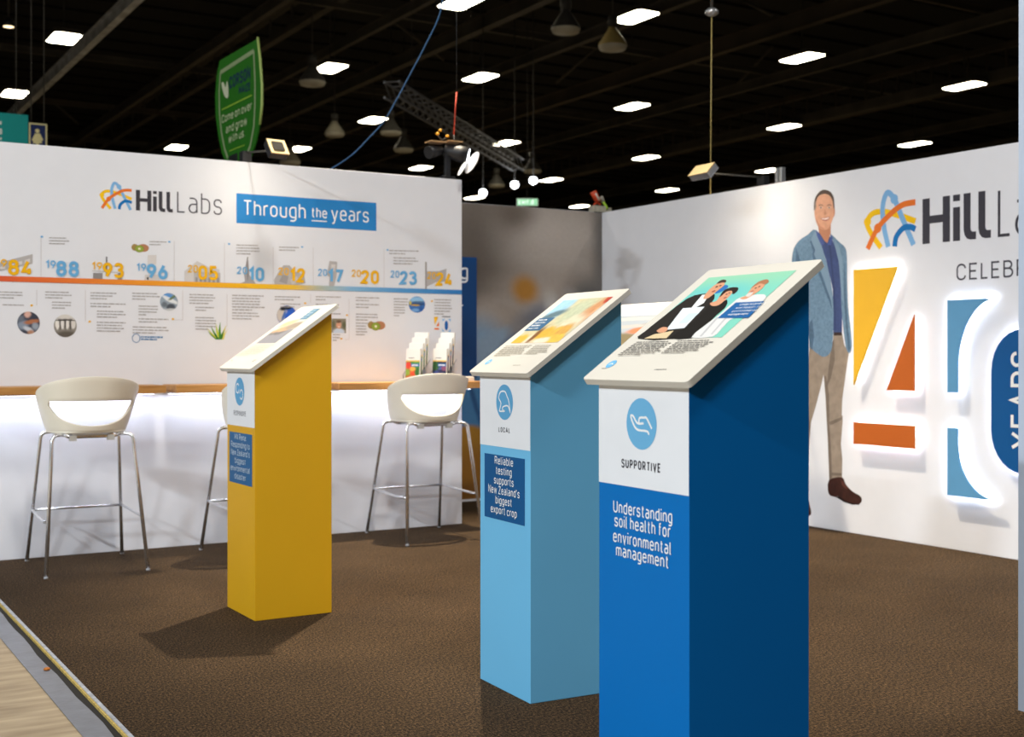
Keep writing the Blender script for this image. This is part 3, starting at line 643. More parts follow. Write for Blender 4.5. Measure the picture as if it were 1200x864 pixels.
T(sm(q8((206, 412), (250, 402), (263, 426), (286, 450), (310, 464), (317, 478), (309, 491), (286, 490), (258, 480), (238, 466), (226, 468), (205, 457)), 3), SO)
T(q8((228, 468), (240, 466), (262, 481), (288, 490), (310, 491), (308, 494), (284, 494), (256, 485), (236, 472)), INKM('#1c1210'))
T(q8((246, 410), (256, 420), (274, 442), (262, 440), (250, 428)), INKM('#5d362c'))
T(q7((163, 205), (212, 225), (236, 270), (247, 350), (251, 480), (250, 552), (221, 552), (219, 400), (196, 300), (178, 245)), SH)
T(q7((222, 546), (250, 546), (250, 556), (222, 557)), INKM('#3a2c28'))
T(q7((206, 250), (212, 250), (226, 400), (230, 540), (226, 540), (220, 400)), INKM('#34426a'))
T(sm(q7((161, 200), (135, 216), (106, 236), (88, 262), (81, 300), (84, 350), (108, 420), (128, 520), (146, 595), (170, 620), (188, 629), (206, 620), (217, 592), (222, 490), (217, 405), (203, 330), (184, 262)), 3), JK)
T(q7((160, 202), (146, 232), (160, 268), (156, 284), (192, 372), (218, 470), (216, 405), (203, 330), (184, 262)), INKM('#7e99b0'))
T(q7((146, 236), (160, 268), (156, 282), (214, 440), (217, 470), (150, 290), (152, 270), (142, 240)), JD)
T(q7((96, 262), (108, 300), (120, 420), (140, 540), (150, 600), (140, 580), (116, 440), (92, 330)), JD)
T(q7((138, 520), (150, 500), (156, 560), (150, 606), (140, 596)), JD)
T(sm(q7((213, 216), (240, 240), (262, 262), (267, 300), (268, 380), (271, 460), (280, 540), (284, 592), (276, 616), (264, 600), (256, 545), (249, 470), (245, 380), (238, 300), (226, 256)), 3), JK)
T(q7((222, 226), (238, 250), (252, 300), (252, 360), (258, 460), (248, 400), (240, 310), (228, 260)), INKM('#7e99b0'))
T(q7((258, 300), (264, 400), (270, 520), (280, 600), (272, 612), (264, 540), (256, 420)), JD)
T(q6((225, 425), (262, 470), (300, 545), (272, 560), (235, 480)), INKM('#4a5c96')); T(q6((350, 455), (368, 500), (352, 560), (322, 555), (345, 500)), INKM('#4a5c96'))
T(q6((245, 395), (352, 375), (350, 455), (322, 540), (298, 520), (250, 445)), INKM('#bf8466'))
T(sm(q6((213, 250), (216, 310), (228, 362), (252, 410), (290, 428), (328, 420), (352, 378), (372, 325), (382, 300), (384, 250), (376, 180), (350, 125), (300, 105), (245, 125), (222, 180)), 3), SK)
T(sm(q6((210, 265), (210, 200), (226, 145), (262, 102), (300, 90), (346, 106), (374, 148), (382, 215), (380, 258), (372, 230), (364, 178), (340, 138), (300, 124), (256, 138), (232, 172), (222, 230)), 3), INKM('#54443c'))
T(q6((212, 262), (214, 205), (224, 175), (228, 230), (220, 262)), INKM('#8c8078'))
T(sm(q6((376, 262), (386, 262), (384, 300), (374, 318)), 3), INKM('#c98b70'))
T(q6((300, 250), (316, 292), (306, 304), (292, 298)), INKM('#c48a6c')); T(q6((226, 330), (262, 396), (300, 420), (290, 428), (252, 410), (228, 362)), INKM('#c98f72'))
for ex in (268, 338): T(sm(q6((ex - 17, 240), (ex, 232), (ex + 17, 240), (ex, 248)), 3), INKM('#dcb9a4')); T(sm(q6((ex - 6, 240), (ex, 233), (ex + 6, 240), (ex, 247)), 3), INKM('#4a4a55')); T(q6((ex - 20, 222), (ex, 213), (ex + 20, 220), (ex + 18, 225), (ex, 219), (ex - 18, 227)), INKM('#6b5244'))
T(sm(q6((268, 330), (300, 326), (342, 318), (330, 345), (304, 353), (282, 346)), 3), INKM('#b0645a')); T(sm(q6((274, 331), (304, 329), (336, 322), (326, 338), (302, 343), (284, 339)), 3), INKM('#ecd9d0'))
pr.build('printed_person', wallB, label='life-size print of a smiling man in blue blazer')

# halo-lit numerals standing off the right wall
LED = glow('numeral_led', '#f1f5ff', 34.0)
def numeral_panel(name, outline, color, parent, gap=.030, th=.012):
    """raised panel with an LED strip round its back edge"""
    mb = MB(); mb.prism([FB.p(u, v, gap) for u, v in outline], FB.N * th, ink(color)); o = mb.build(name, parent)
    c = Vector((sum(p[0] for p in outline) / len(outline), sum(p[1] for p in outline) / len(outline)))
    ins = []
    n = len(outline)
    area2 = sum(outline[i][0] * outline[(i + 1) % n][1] - outline[(i + 1) % n][0] * outline[i][1] for i in range(n)); sg = 1 if area2 > 0 else -1
    for i in range(n):
        p = Vector(outline[i]); d1 = (p - Vector(outline[i - 1])).normalized(); d2 = (Vector(outline[(i + 1) % n]) - p).normalized()
        n1 = Vector((-d1.y, d1.x)) * sg; n2 = Vector((-d2.y, d2.x)) * sg; mm = (n1 + n2).normalized(); ins.append((p, p + mm * .006 / max(.3, mm.dot(n1)), p + mm * .016 / max(.3, mm.dot(n1))))
    mb = MB()
    for i in range(n):
        j = (i + 1) % n
        mb.poly([FB.p(ins[i][1].x, ins[i][1].y, gap - .002), FB.p(ins[i][2].x, ins[i][2].y, gap - .002), FB.p(ins[j][2].x, ins[j][2].y, gap - .002), FB.p(ins[j][1].x, ins[j][1].y, gap - .002)], LED)
    mb.build('led_strip', o, recalc=False)
    # spacers that hold it on the wall
    tris = tessellate_polygon([[Vector((u, v, 0)) for u, v in outline]])
    big = max(tris, key=lambda t: abs((Vector(outline[t[1]]) - Vector(outline[t[0]])).cross(Vector(outline[t[2]]) - Vector(outline[t[0]]))))
    mb = MB(); q = sum((Vector(outline[k]) for k in big), Vector((0, 0))) / 3
    mb.tube([FB.p(q.x, q.y, 0), FB.p(q.x, q.y, gap)], .006, M_alu, 8); mb.build('spacer', o)
    return o
n4 = empty('halo_numeral', (XB, -2.03, 1.16), 0, 'giant halo-lit number 4 in yellow and orange panels mounted on the white wall', 'illuminated sign')
n0 = empty('halo_numeral', (XB, -3.05, .92), 0, 'giant halo-lit number 0 in pale and deep blue panels mounted on the white wall', 'illuminated sign')
def par(o, e): o.parent = e; o.matrix_parent_inverse = Matrix.Translation(-e.location)
px = FB.px
a, b, c = px(1005.5, 316.5), px(1057, 313.5), px(1005.5, 451); 
for nm, out, col in (('number_panel', [c, (b[0], a[1]), a], '#ecb730'), ):
    par(numeral_panel(nm, [(a[0], c[1]), (b[0], a[1]), (a[0], a[1])], col, None), n4)
a, b, c = px(1076.5, 369), px(1076.5, 458.5), px(1044, 458.5)
par(numeral_panel('number_panel', [(c[0], b[1]), (b[0], b[1]), (a[0], a[1])], '#bd6022', None), n4)
a, b = px(1005.5, 494.5), px(1077, 526); par(numeral_panel('number_panel', [(a[0], b[1]), (b[0], b[1]), (b[0], a[1]), (a[0], a[1])], '#bd6022', None), n4)
uL = px(1115.5, 460)[0]; uM = px(1127.5, 460)[0]; uR = px(1173, 349.5)[0]; vT = px(1115.5, 352)[1]; vU = px(1115.5, 460)[1]; vV = px(1115.5, 501)[1]; vB = px(1115.5, 580)[1]
U0 = 3.055
def arcpts(cu, cv, ru, rv, a0, a1, n=10): return [(cu + ru * math.cos(a0 + (a1 - a0) * k / n), cv + rv * math.sin(a0 + (a1 - a0) * k / n)) for k in range(n + 1)]
up = [(uL, vU), (uM, vU)] + arcpts(uR, vU + .16, uR - uM, vT - vU - .16, PI, PI / 2) + [(uL, vT)]
dn = [(uL, vB)] + arcpts(uR, vV - .1, uR - uM, vV - .1 - vB, 1.5 * PI, PI) + [(uM, vV), (uL, vV)]
mir = lambda P: [(2 * U0 - u, v) for u, v in P][::-1]
for P in (up, mir(up), dn, mir(dn)): par(numeral_panel('corner_panel', P, '#5d98c2', None), n0)
pl = px(1167, 470)[0]; pt = px(1192, 389)[1] + .015; pb_ = px(1192, 552)[1] - .01; rw = U0 - pl
cap = arcpts(U0, pt - rw * 1.15, rw, rw * 1.15, 0, PI, 14) + arcpts(U0, pb_ + rw * 1.15, rw, rw * 1.15, PI, 2 * PI, 14)
plq = numeral_panel('years_plaque', cap, '#00518f', None); par(plq, n0)
FY = Frame((XB - .0425, 0, 0), (0, -1, 0), (0, 0, 1), (-1, 0, 0)); pr = Print(FY)
y0 = px(1181, 525)[1]; y1 = px(1181, 412)[1]
pr.text('YEARS', U0 + .075, y0, .15, INKM('#e8eaea'), wt=.13, width=y1 - y0, track=.2, rot=PI / 2)
o = pr.build('lettering', plq)

# ------------------------------------------------------------------ display plinths
W, D, HF, HR, HB = .3744, .365, 1.117, 1.3745, .8545
WB, VN, VF, ZN, ZF = .4379, -.0322, .3808, 1.1169, 1.4114
PHI = math.atan2(ZF - ZN, VF - VN); LB = math.hypot(ZF - ZN, VF - VN); TH = .018
WHITE = INKM('#f4f5f6')
def plinth(x, y, rot, body_color, label):
    root = empty('display_plinth', (x, y, 0), rot - PI / 2, label, 'display stand', 'sloping display plinths on the carpet')
    M = Matrix.Translation((x, y, 0)) @ Matrix.Rotation(rot - PI / 2, 4, 'Z')
    m = mat('plinth_' + body_color.lstrip('#'), body_color, rough=.5, var=.015, scale=3, spec=.2)
    mb = MB(); dz = TH / math.cos(PHI) + .0005
    zf = ZN + (0 - VN) * math.tan(PHI) - dz; zr = ZN + (D - VN) * math.tan(PHI) - dz
    mb.prism([(-W, 0, 0), (-W, D, 0), (-W, D, zr), (-W, 0, zf)], (W, 0, 0), m)
    body = mb.build('body', root, bevel=.002)
    o_ = (WB - W) / 2
    T_ = Vector((0, math.cos(PHI), math.sin(PHI))); Nn = Vector((0, -math.sin(PHI), math.cos(PHI)))
    O = Vector((-W - o_, VN, ZN))
    mb = MB(); r = .012
    def rr(w_, l_): return [q for cx, cy, a0 in ((w_ - r, r, -PI / 2), (w_ - r, l_ - r, 0), (r, l_ - r, PI / 2), (r, r, PI)) for q in arcpts(cx, cy, r, r, a0, a0 + PI / 2, 4)]
    mb.prism([O + Vector((1, 0, 0)) * s + T_ * t for s, t in rr(WB, LB)], -Nn * TH, M_white)
    board = mb.build('sloped_board', root, bevel=.003)
    FT = Frame(O, (1, 0, 0), T_, Nn, M); FF = Frame((-W, -.0005, 0), (1, 0, 0), (0, 0, 1), (0, -1, 0), M)
    pr = Print(FF, .0005); pr.rect(0.0005, HB, W - .0005, zf - .001, INKM('#eef1f5')); pr.build('header_panel', root)
    return root, board, FF, FT
def small_text(pr, fr, P, n, c='#77736e', fill=.45): pr.lines([fr.px(*q) for q in P], n, INKM(c), fill=fill)
def badge(root, FF, v, caption, r=.0585, cap_h=.030, cap_w=.0):
    pr = Print(FF, .0012); pr.disc(W / 2 - .003, v, r, r, INKM('#6fb5e0'), 40); return pr
# deep blue plinth, nearest the viewer
root, board, FF, FT = plinth(-2.3557, -5.3730, -.02815, '#0070be', 'deep blue display plinth about soil health, nearest the viewer')
U = W / 2
pr = badge(root, FF, 0, ''); pr.mb = MB(); vc = FF.px(752, 497)[1]; uc = FF.px(752, 497)[0]; rr_ = abs(FF.px(752, 467)[1] - FF.px(752, 527.5)[1]) / 2
pr.disc(uc, vc, rr_, rr_, INKM('#6fb5e0'), 40)
def q5(*P): return [FF.px(680 + x / 4.2857, 420 + y / 4.2833) for x, y in P]
for P in (q5((320, 327), (288, 325), (268, 290), (256, 294), (284, 355), (336, 366), (347, 384)), q5((296, 322), (300, 300), (322, 298), (336, 302), (361, 354))):
    pr.stroke(smooth_path([Vector((a, b, 0)) for a, b in P], 4), .0055, WHITE); 
pr.build('round_badge', root, label='blue round badge with an open hand')
pr = Print(FF, .0016); a, b, t = FF.px(729, 548), FF.px(774.5, 553), FF.px(729, 537.5)
pr.text('SUPPORTIVE', a[0], a[1], t[1] - a[1], INKM(DARKTXT), wt=.16, width=b[0] - a[0], track=.35); pr.build('lettering', root)
pr = Print(FF, .0006)
for s, y0, y1, x0, x1 in (('Understanding', 600, 589.5, 719, 788), ('soil health for', 616.5, 607, 720.5, 786), ('environmental', 634.5, 623.5, 719, 787), ('management', 651, 642, 722.5, 784)):
    a, b = FF.px(x0, y0), FF.px(x1, y0); pr.text(s, a[0], a[1] - .001, .0315, WHITE, wt=.125, width=b[0] - a[0], track=.2)
pr.build('title_text', root)
def P4(*P): return [(680 + x / 4, 290 + y / 4) for x, y in P]
pr = Print(FT); T = pr.pxpoly
u0, v0 = FT.px(*P4((270, 430))[0]); u1, v1 = FT.px(*P4((1015, 108))[0])
mp = photo('conference_photo', '#7fcdb8', [((u0 + u1) / 2, v1, .3, .05, 0, '#93cfae', .8), ((u0 + u1) / 2 - .05, (v0 + v1) / 2 + .05, .12, .05, 0, '#6cc6c4', .8)])
pr.rect(u0, v0, u1, v1, mp)
SUIT, BL2, SKN = INKM('#26221f'), INKM('#1a1714'), INKM('#d59a78')
T(sm(P4((668, 182), (690, 178), (690, 192), (650, 215), (630, 215)), 3), INKM('#2d6fb0'))
T(sm(P4((272, 430), (300, 398), (400, 318), (500, 242), (570, 219), (632, 222), (610, 270), (540, 345), (440, 430)), 2), SUIT)
T(P4((572, 224), (606, 220), (580, 262), (540, 285), (520, 286)), INKM('#e4e8e8'))
T(sm(P4((578, 238), (600, 205), (640, 172), (672, 162), (676, 178), (640, 208), (606, 236), (584, 244)), 3), SKN)
T(sm(P4((640, 172), (662, 154), (684, 155), (682, 166), (668, 166)), 3), INKM('#4a382c'))
T(sm(P4((606, 270), (640, 255), (690, 248), (680, 285), (640, 320), (560, 400), (520, 428), (420, 428), (500, 372), (560, 325)), 2), BL2)
T(sm(P4((610, 262), (640, 252), (660, 222), (702, 200), (716, 210), (690, 240), (650, 272), (618, 276)), 3), SKN)
T(sm(P4((654, 236), (672, 205), (706, 190), (740, 190), (738, 206), (716, 222), (712, 206), (686, 210)), 3), INKM('#2a201c'))
T(P4((482, 287), (584, 280), (488, 380), (404, 388)), INKM('#e3edf2')); T(P4((510, 312), (560, 308), (500, 356), (460, 360)), INKM('#cfe2ec'))
T(sm(P4((360, 392), (388, 376), (412, 380), (400, 398), (372, 402)), 3), SKN); T(P4((345, 410), (440, 392), (405, 428), (300, 430)), INKM('#d8c39a'))
T(sm(P4((735, 245), (790, 228), (862, 222), (868, 245), (800, 290), (700, 345), (640, 410), (600, 424), (522, 424), (580, 372), (660, 312)), 2), INKM('#dcdcda'))
T(P4((640, 330), (650, 330), (570, 420), (560, 420)), INKM('#b9b9ba')); T(P4((690, 320), (698, 322), (620, 410), (612, 410)), INKM('#bdbdbe'))
T(sm(P4((750, 240), (778, 228), (806, 192), (846, 170), (866, 176), (850, 198), (810, 226), (772, 246)), 3), SKN)
T(sm(P4((800, 196), (836, 164), (876, 152), (884, 164), (866, 176), (842, 172)), 3), INKM('#a8714f')); T(sm(P4((776, 230), (792, 216), (812, 212), (804, 224), (790, 234)), 3), INKM('#d9cfc6'))
DKF, LIP = INKM('#4a342a'), INKM('#a8584c')
for P in (((634, 188), (644, 183), (647, 186), (637, 191)), ((652, 182), (662, 178), (664, 181), (655, 185)), ((682, 222), (690, 219), (692, 222), (685, 225)), ((695, 216), (702, 213), (704, 216), (698, 219)),
          ((818, 194), (827, 190), (829, 193), (821, 197)), ((836, 187), (844, 183), (846, 186), (839, 190))): T(P4(*P), DKF)
for P in (((616, 210), (632, 203), (636, 206), (622, 213)), ((672, 240), (686, 234), (688, 237), (676, 243)), ((798, 211), (812, 205), (815, 208), (803, 214))): T(P4(*P), LIP)
T(P4((730, 262), (866, 255), (790, 333), (645, 335)), INKM('#1b5f9c'))
photo_o = pr.build('photo_print', board, label='photo of three people holding a certificate')
pr = Print(FT, pr.h + .0003); a, b = FT.px(*P4((690, 327))[0]), FT.px(*P4((790, 327))[0])
bl = FT.px(*P4((645, 335))[0]); tr = FT.px(*P4((866, 255))[0])
for k, s in enumerate(('Understanding', 'soil health for', 'environmental', 'management')):
    pr.text(s, bl[0] + .03, tr[1] - (k + 1) * (tr[1] - bl[1]) * .22, (tr[1] - bl[1]) * .13, WHITE, wt=.14, width=.075 + .02 * (k < 3), cond=1)
pr.build('photo_caption', board)
def note(P, n, c='#77736e', fill=.45, name='body_text'):
    pr = Print(FT); small_text(pr, FT, P, n, c, fill); pr.build(name, board)
def dot_mark(x, y, c):
    u, v = FT.px(x, y); pr = Print(FT); pr.disc(u, v, .0165, .0165, INKM(c)); pr.stroke([(u - .008, v - .003), (u + .002, v + .003), (u + .009, v - .002)], .0025, WHITE); pr.build('round_mark', board)
note(P4((172, 512), (360, 510), (440, 438), (268, 442)), 8); note(P4((375, 502), (560, 500), (642, 432), (462, 436)), 7)
note(P4((345, 578), (440, 576), (446, 570), (352, 571)), 1, name='footer_text'); note(P4((98, 572), (136, 571), (140, 566), (104, 566)), 1, name='mark_caption')
dot_mark(*P4((146, 548))[0], '#6fb5e0')

# light blue plinth
root, board, FF, FT = plinth(-1.96023, -4.04974, -.04778, '#74c2ec', 'light blue display plinth about an export crop, beside the deep blue one')
pr = Print(FF, .0012); uc, vc = FF.px(591.5, 471.5); rr_ = abs(FF.px(591, 451)[1] - FF.px(591, 492.5)[1]) / 2
pr.disc(uc, vc, rr_, rr_, INKM('#5fa8d6'), 40)
def qk(*P): return [FF.px(540 + x / 3.927, 330 + (y - 0) / 3.927 + 0) for x, y in P]
kiwi = [FF.px(540 + x / 3.927, 320 + y / 3.927) for x, y in ((178, 636), (186, 600), (176, 575), (184, 548), (204, 546), (214, 568), (222, 590), (228, 640), (218, 612), (196, 616), (194, 630), (202, 636), (180, 637))]
pr.stroke(smooth_path([Vector((a, b, 0)) for a, b in kiwi], 4), .005, WHITE)
pr.build('round_badge', root, label='blue round badge with a kiwi bird')
pr = Print(FF, .0016); a, b, t = FF.px(584.7, 506.2), FF.px(597.2, 508.3), FF.px(584.7, 501)
pr.text('LOCAL', a[0], a[1], t[1] - a[1] + .002, INKM(DARKTXT), wt=.15, width=b[0] - a[0] + .004, track=.42); pr.build('lettering', root)
pr = Print(FF, .0006); a, b = FF.px(568, 606), FF.px(615, 538.5)
pr.rect(a[0], FF.px(568, 605)[1], FF.px(615, 600)[0], FF.px(568, 531)[1], INKM('#00568f')); tb = pr.build('title_panel', root, label='deep blue title panel')
pr = Print(FF, .0016); top, bot = FF.px(568, 531)[1], FF.px(568, 605)[1]; um = (FF.px(568, 560)[0] + FF.px(615, 560)[0]) / 2
for k, (s, x0, x1) in enumerate((('Reliable', 580.5, 602), ('testing', 582, 600.5), ('supports', 579.5, 602.5), ("New Zealand's", 573, 609.5), ('biggest', 581.5, 600.5), ('export crop', 576, 606.5))):
    wd = FF.px(x1, 570)[0] - FF.px(x0, 570)[0]; pr.text(s, um, top - (k + 1) * (top - bot) * .153 + .002, .0285, WHITE, wt=.125, width=wd, track=.2, align='c')
pr.build('lettering', tb)
def P5(*P): return [(540 + x / 5.4545, 330 + y / 5.4545) for x, y in P]
u0, v0 = FT.px(*P5((318, 396))[0]); u1, v1 = FT.px(*P5((975, 98))[0])
fb = lambda x, y, ru, rv, a, c, s: (*FT.px(*P5((x, y))[0]), ru, rv, a, c, s)
mp = photo('potato_photo', '#c9bf98', [fb(640, 165, .07, .10, 10, '#9ac6de', .3), fb(590, 215, .09, .025, 20, '#54707a', .5), fb(740, 190, .07, .08, 0, '#b9c0a2', .5), fb(870, 170, .05, .14, -20, '#c98f62', .4), fb(930, 160, .04, .1, -10, '#eac2a0', .5), fb(955, 108, .02, .03, 0, '#b8402c', .3),
    fb(700, 270, .06, .06, 20, '#d9d2b6', .5), fb(370, 375, .05, .035, 15, '#d9ad3f', .25), fb(440, 370, .035, .035, 0, '#e8d3b6', .3), fb(530, 340, .045, .05, 10, '#d9a93c', .25), fb(480, 345, .02, .05, 0, '#7a4f22', .5), fb(600, 330, .05, .04, 30, '#dcae46', .25), fb(650, 320, .04, .05, 0, '#d1a04c', .3), fb(590, 370, .06, .03, 0, '#e2b94e', .25), fb(505, 382, .05, .02, 0, '#ecd7bf', .4)], warp=.03, wscale=18, grain=.3, gscale=40)
pr = Print(FT); pr.rect(u0, v0, u1, v1, mp); pr.build('photo_print', board, label='photo of yellow potatoes and a packing worker')
pr = Print(FT, .0016); bl = FT.px(*P5((405, 318))[0]); tr = FT.px(*P5((605, 232))[0]); pr.rect(bl[0], bl[1], tr[0], tr[1], INKM('#2a5f86'))
for k, s in enumerate(('Reliable testing', "supports New", "Zealand's biggest", 'export crop')): pr.text(s, bl[0] + .012, tr[1] - (k + 1) * (tr[1] - bl[1]) * .22, (tr[1] - bl[1]) * .13, WHITE, wt=.14, width=(tr[0] - bl[0]) * (.55 + .1 * (k % 2)))
pr.build('photo_caption', board)
note(P5((205, 482), (385, 480), (460, 405), (290, 410)), 7, '#a9a294'); note(P5((400, 470), (540, 470), (590, 405), (480, 405)), 6, '#a9a294')
note(P5((330, 540), (410, 538), (416, 532), (336, 534)), 1, '#a9a294', name='footer_text'); dot_mark(*P5((178, 515))[0], '#7fbbe0')

# yellow plinth
root, board, FF, FT = plinth(-2.31449, -2.31515, .0044, '#e0aa1c', 'yellow display plinth about a ship disaster, near the timeline wall')
pr = Print(FF, .0012); uc, vc = FF.px(281, 459); rr_ = abs(FF.px(281, 442.5)[1] - FF.px(281, 475.5)[1]) / 2
pr.disc(uc, vc, rr_, rr_, INKM('#5fa8d6'), 40); k = rr_
pr.stroke([(uc - .42 * k + .33 * k * math.cos(t * .5 + .6), vc + .22 * k + .33 * k * math.sin(t * .5 + .6)) for t in range(12)], .006, WHITE)
pr.stroke([(uc + .38 * k - .33 * k * math.cos(t * .5 + .6), vc - .2 * k - .33 * k * math.sin(t * .5 + .6)) for t in range(12)], .006, WHITE)
pr.build('round_badge', root, label='blue round badge with two linked loops')
pr = Print(FF, .0016); a, b, t = FF.px(274.3, 486.5), FF.px(288.5, 488), FF.px(274.3, 481.3)
pr.text('RESPONSIVE', a[0], a[1], t[1] - a[1] + .002, INKM('#6d7078'), wt=.11, width=b[0] - a[0], track=.35); pr.build('lettering', root)
pr = Print(FF, .0006); top, bot = FF.px(269, 505.5)[1], FF.px(269, 564)[1]; ua, ub = FF.px(269, 530)[0], FF.px(295.5, 530)[0]
pr.rect(ua, bot, ub, top, INKM('#1d6094')); tb = pr.build('title_panel', root, label='blue title panel')
pr = Print(FF, .0016)
for k, (s, f) in enumerate((('MV Rena:', .52), ('Responding to', .82), ("New Zealand's", .82), ('biggest', .48), ('environmental', .84), ('disaster', .5))):
    pr.text(s, (ua + ub) / 2, top - (k + 1) * (top - bot) * .155 + .003, .0275, INKM('#cfe0ee'), wt=.12, width=(ub - ua) * f, track=.2, align='c')
pr.build('lettering', tb)
def P7(*P): return [(240 + x / 7.06, 345 + y / 7.06) for x, y in P]
u0, v0 = FT.px(*P7((425, 407))[0]); u1, v1 = FT.px(*P7((975, 112))[0])
u1 = min(u1, WB - .03)
fb = lambda x, y, ru, rv, a, c, s: (*FT.px(*P7((x, y))[0]), ru, rv, a, c, s)
mp = photo('ship_photo', '#d9d8cc', [(u0 + .2, v0 + .03, .4, .085, 0, '#8f8e94', .12), fb(650, 290, .1, .03, 12, '#c9a27c', .3), fb(740, 260, .08, .03, 8, '#9d9080', .4), fb(700, 240, .08, .025, 15, '#e0b791', .4), fb(600, 320, .09, .012, 5, '#6f6c6a', .5)], warp=.03, wscale=14)
pr = Print(FT); pr.rect(u0, v0, u1, v1, mp); pr.build('photo_print', board, label='pale photo of a ship on grey sea')
pr = Print(FT, .0016); bl = FT.px(*P7((780, 212))[0]); tr = FT.px(*P7((962, 118))[0]); tr = (min(tr[0], WB - .02), min(tr[1], LB - .03)); pr.rect(bl[0], bl[1], tr[0], tr[1], INKM('#5f86a0'))
for k in range(4): pr.text(('MV Rena', 'Responding to', 'environmental', 'disaster')[k], bl[0] + .01, tr[1] - (k + 1) * (tr[1] - bl[1]) * .22, (tr[1] - bl[1]) * .13, INKM('#b8cbd6'), wt=.14, width=(tr[0] - bl[0]) * .6)
pr.build('photo_caption', board)
note(P7((250, 515), (430, 512), (590, 415), (420, 420)), 8, '#c9c2ae', .3); note(P7((385, 562), (412, 560), (432, 540), (408, 542)), 2, '#8f8a80', name='footer_text'); note(P7((205, 562), (225, 560), (245, 540), (228, 542)), 1, '#b9b2a0', name='mark_caption')

# fourth plinth, mostly hidden between the two blue ones
root, board, FF, FT = plinth(-1.155, -3.335, -.02, '#d9732a', 'display plinth with mountain photo seen in the gap between the two blue plinths')
A4 = FT.px(729, 371); u0, v0, u1, v1 = .035, FT.px(745, 425)[1] - .02, WB - .035, FT.px(745, 370)[1]
fb = lambda x, y, ru, rv, a, c, s: (*FT.px(x, y), ru, rv, a, c, s)
mp = photo('mountain_photo', '#85909c', [fb(745, 374, .3, .012, 0, '#a8a6a2', .4), fb(760, 381, .08, .018, 8, '#6d625b', .5), fb(738, 383, .2, .014, 3, '#989795', .5), (.2, FT.px(745, 415)[1], .6, FT.px(745, 390)[1] - FT.px(745, 415)[1] , 0, '#57491f', .1), fb(752, 387, .10, .026, 4, '#a9541c', .3), fb(742, 404, .2, .012, 0, '#6a5a2c', .5)], warp=.02, wscale=16)
pr = Print(FT); pr.rect(u0, v0, u1, v1, mp); pr.build('photo_print', board, label='photo of snowy mountains over orange hills')
pr = Print(FT); pr.rect(.06, v1 + .018, WB - .08, v1 + .022, INKM('#b9b2a8')); pr.build('small_print', board)

# ------------------------------------------------------------------ counter shelves along the timeline wall
def wood_material():
    m, nt, b = nodes('oak_laminate'); L = nt.links
    tc = nt.nodes.new('ShaderNodeTexCoord'); mp = nt.nodes.new('ShaderNodeMapping'); mp.inputs['Scale'].default_value = (1.5, 30, 30); L.new(tc.outputs['Object'], mp.inputs[0])
    n = nt.nodes.new('ShaderNodeTexNoise'); n.inputs['Scale'].default_value = 2; n.inputs['Detail'].default_value = 5; L.new(mp.outputs[0], n.inputs['Vector'])
    r = nt.nodes.new('ShaderNodeValToRGB'); e = r.color_ramp.elements; e[0].position = .35; e[0].color = lin('#a8743c'); e[1].position = .7; e[1].color = lin('#cf9a58')
    L.new(n.outputs['Fac'], r.inputs[0]); L.new(r.outputs[0], b.inputs['Base Color']); b.inputs['Roughness'].default_value = .45; return m
M_wood = wood_material(); M_endwood = mat('oak_end', '#d2b096', rough=.5, var=.06, scale=40)
SHELF_LED = glow('shelf_led', '#e2eaff', 40.0)
CD, CT = .30, 1.0
def counter(x0, x1, label):
    root = empty('wall_counter', ((x0 + x1) / 2, -CD / 2, CT - .045), 0, label, 'counter', 'oak counters on the timeline wall')
    hw = (x1 - x0) / 2
    mb = MB(); mb.box((-hw, -CD / 2, 0), (hw, CD / 2 - .001, .045), M_wood); mb.build('countertop', root, bevel=.003)
    mb = MB(); mb.box((-hw + .01, CD / 2 - .095, -.012), (hw - .01, CD / 2 - .065, -.0005), M_alu); led = mb.build('led_channel', root)
    mb = MB(); mb.poly([(-hw + .012, CD / 2 - .093, -.0125), (hw - .012, CD / 2 - .093, -.0125), (hw - .012, CD / 2 - .067, -.0125), (-hw + .012, CD / 2 - .067, -.0125)][::-1], SHELF_LED); mb.build('led_strip', led, recalc=False)
    return root
counter(-3.40, -2.145, 'oak wall counter behind the pale stool nearest the carpet edge')
counter(-2.085, -1.115, 'oak wall counter running behind the yellow plinth')
counter(-1.05, .03, 'oak wall counter holding the brochure racks at the wall end')

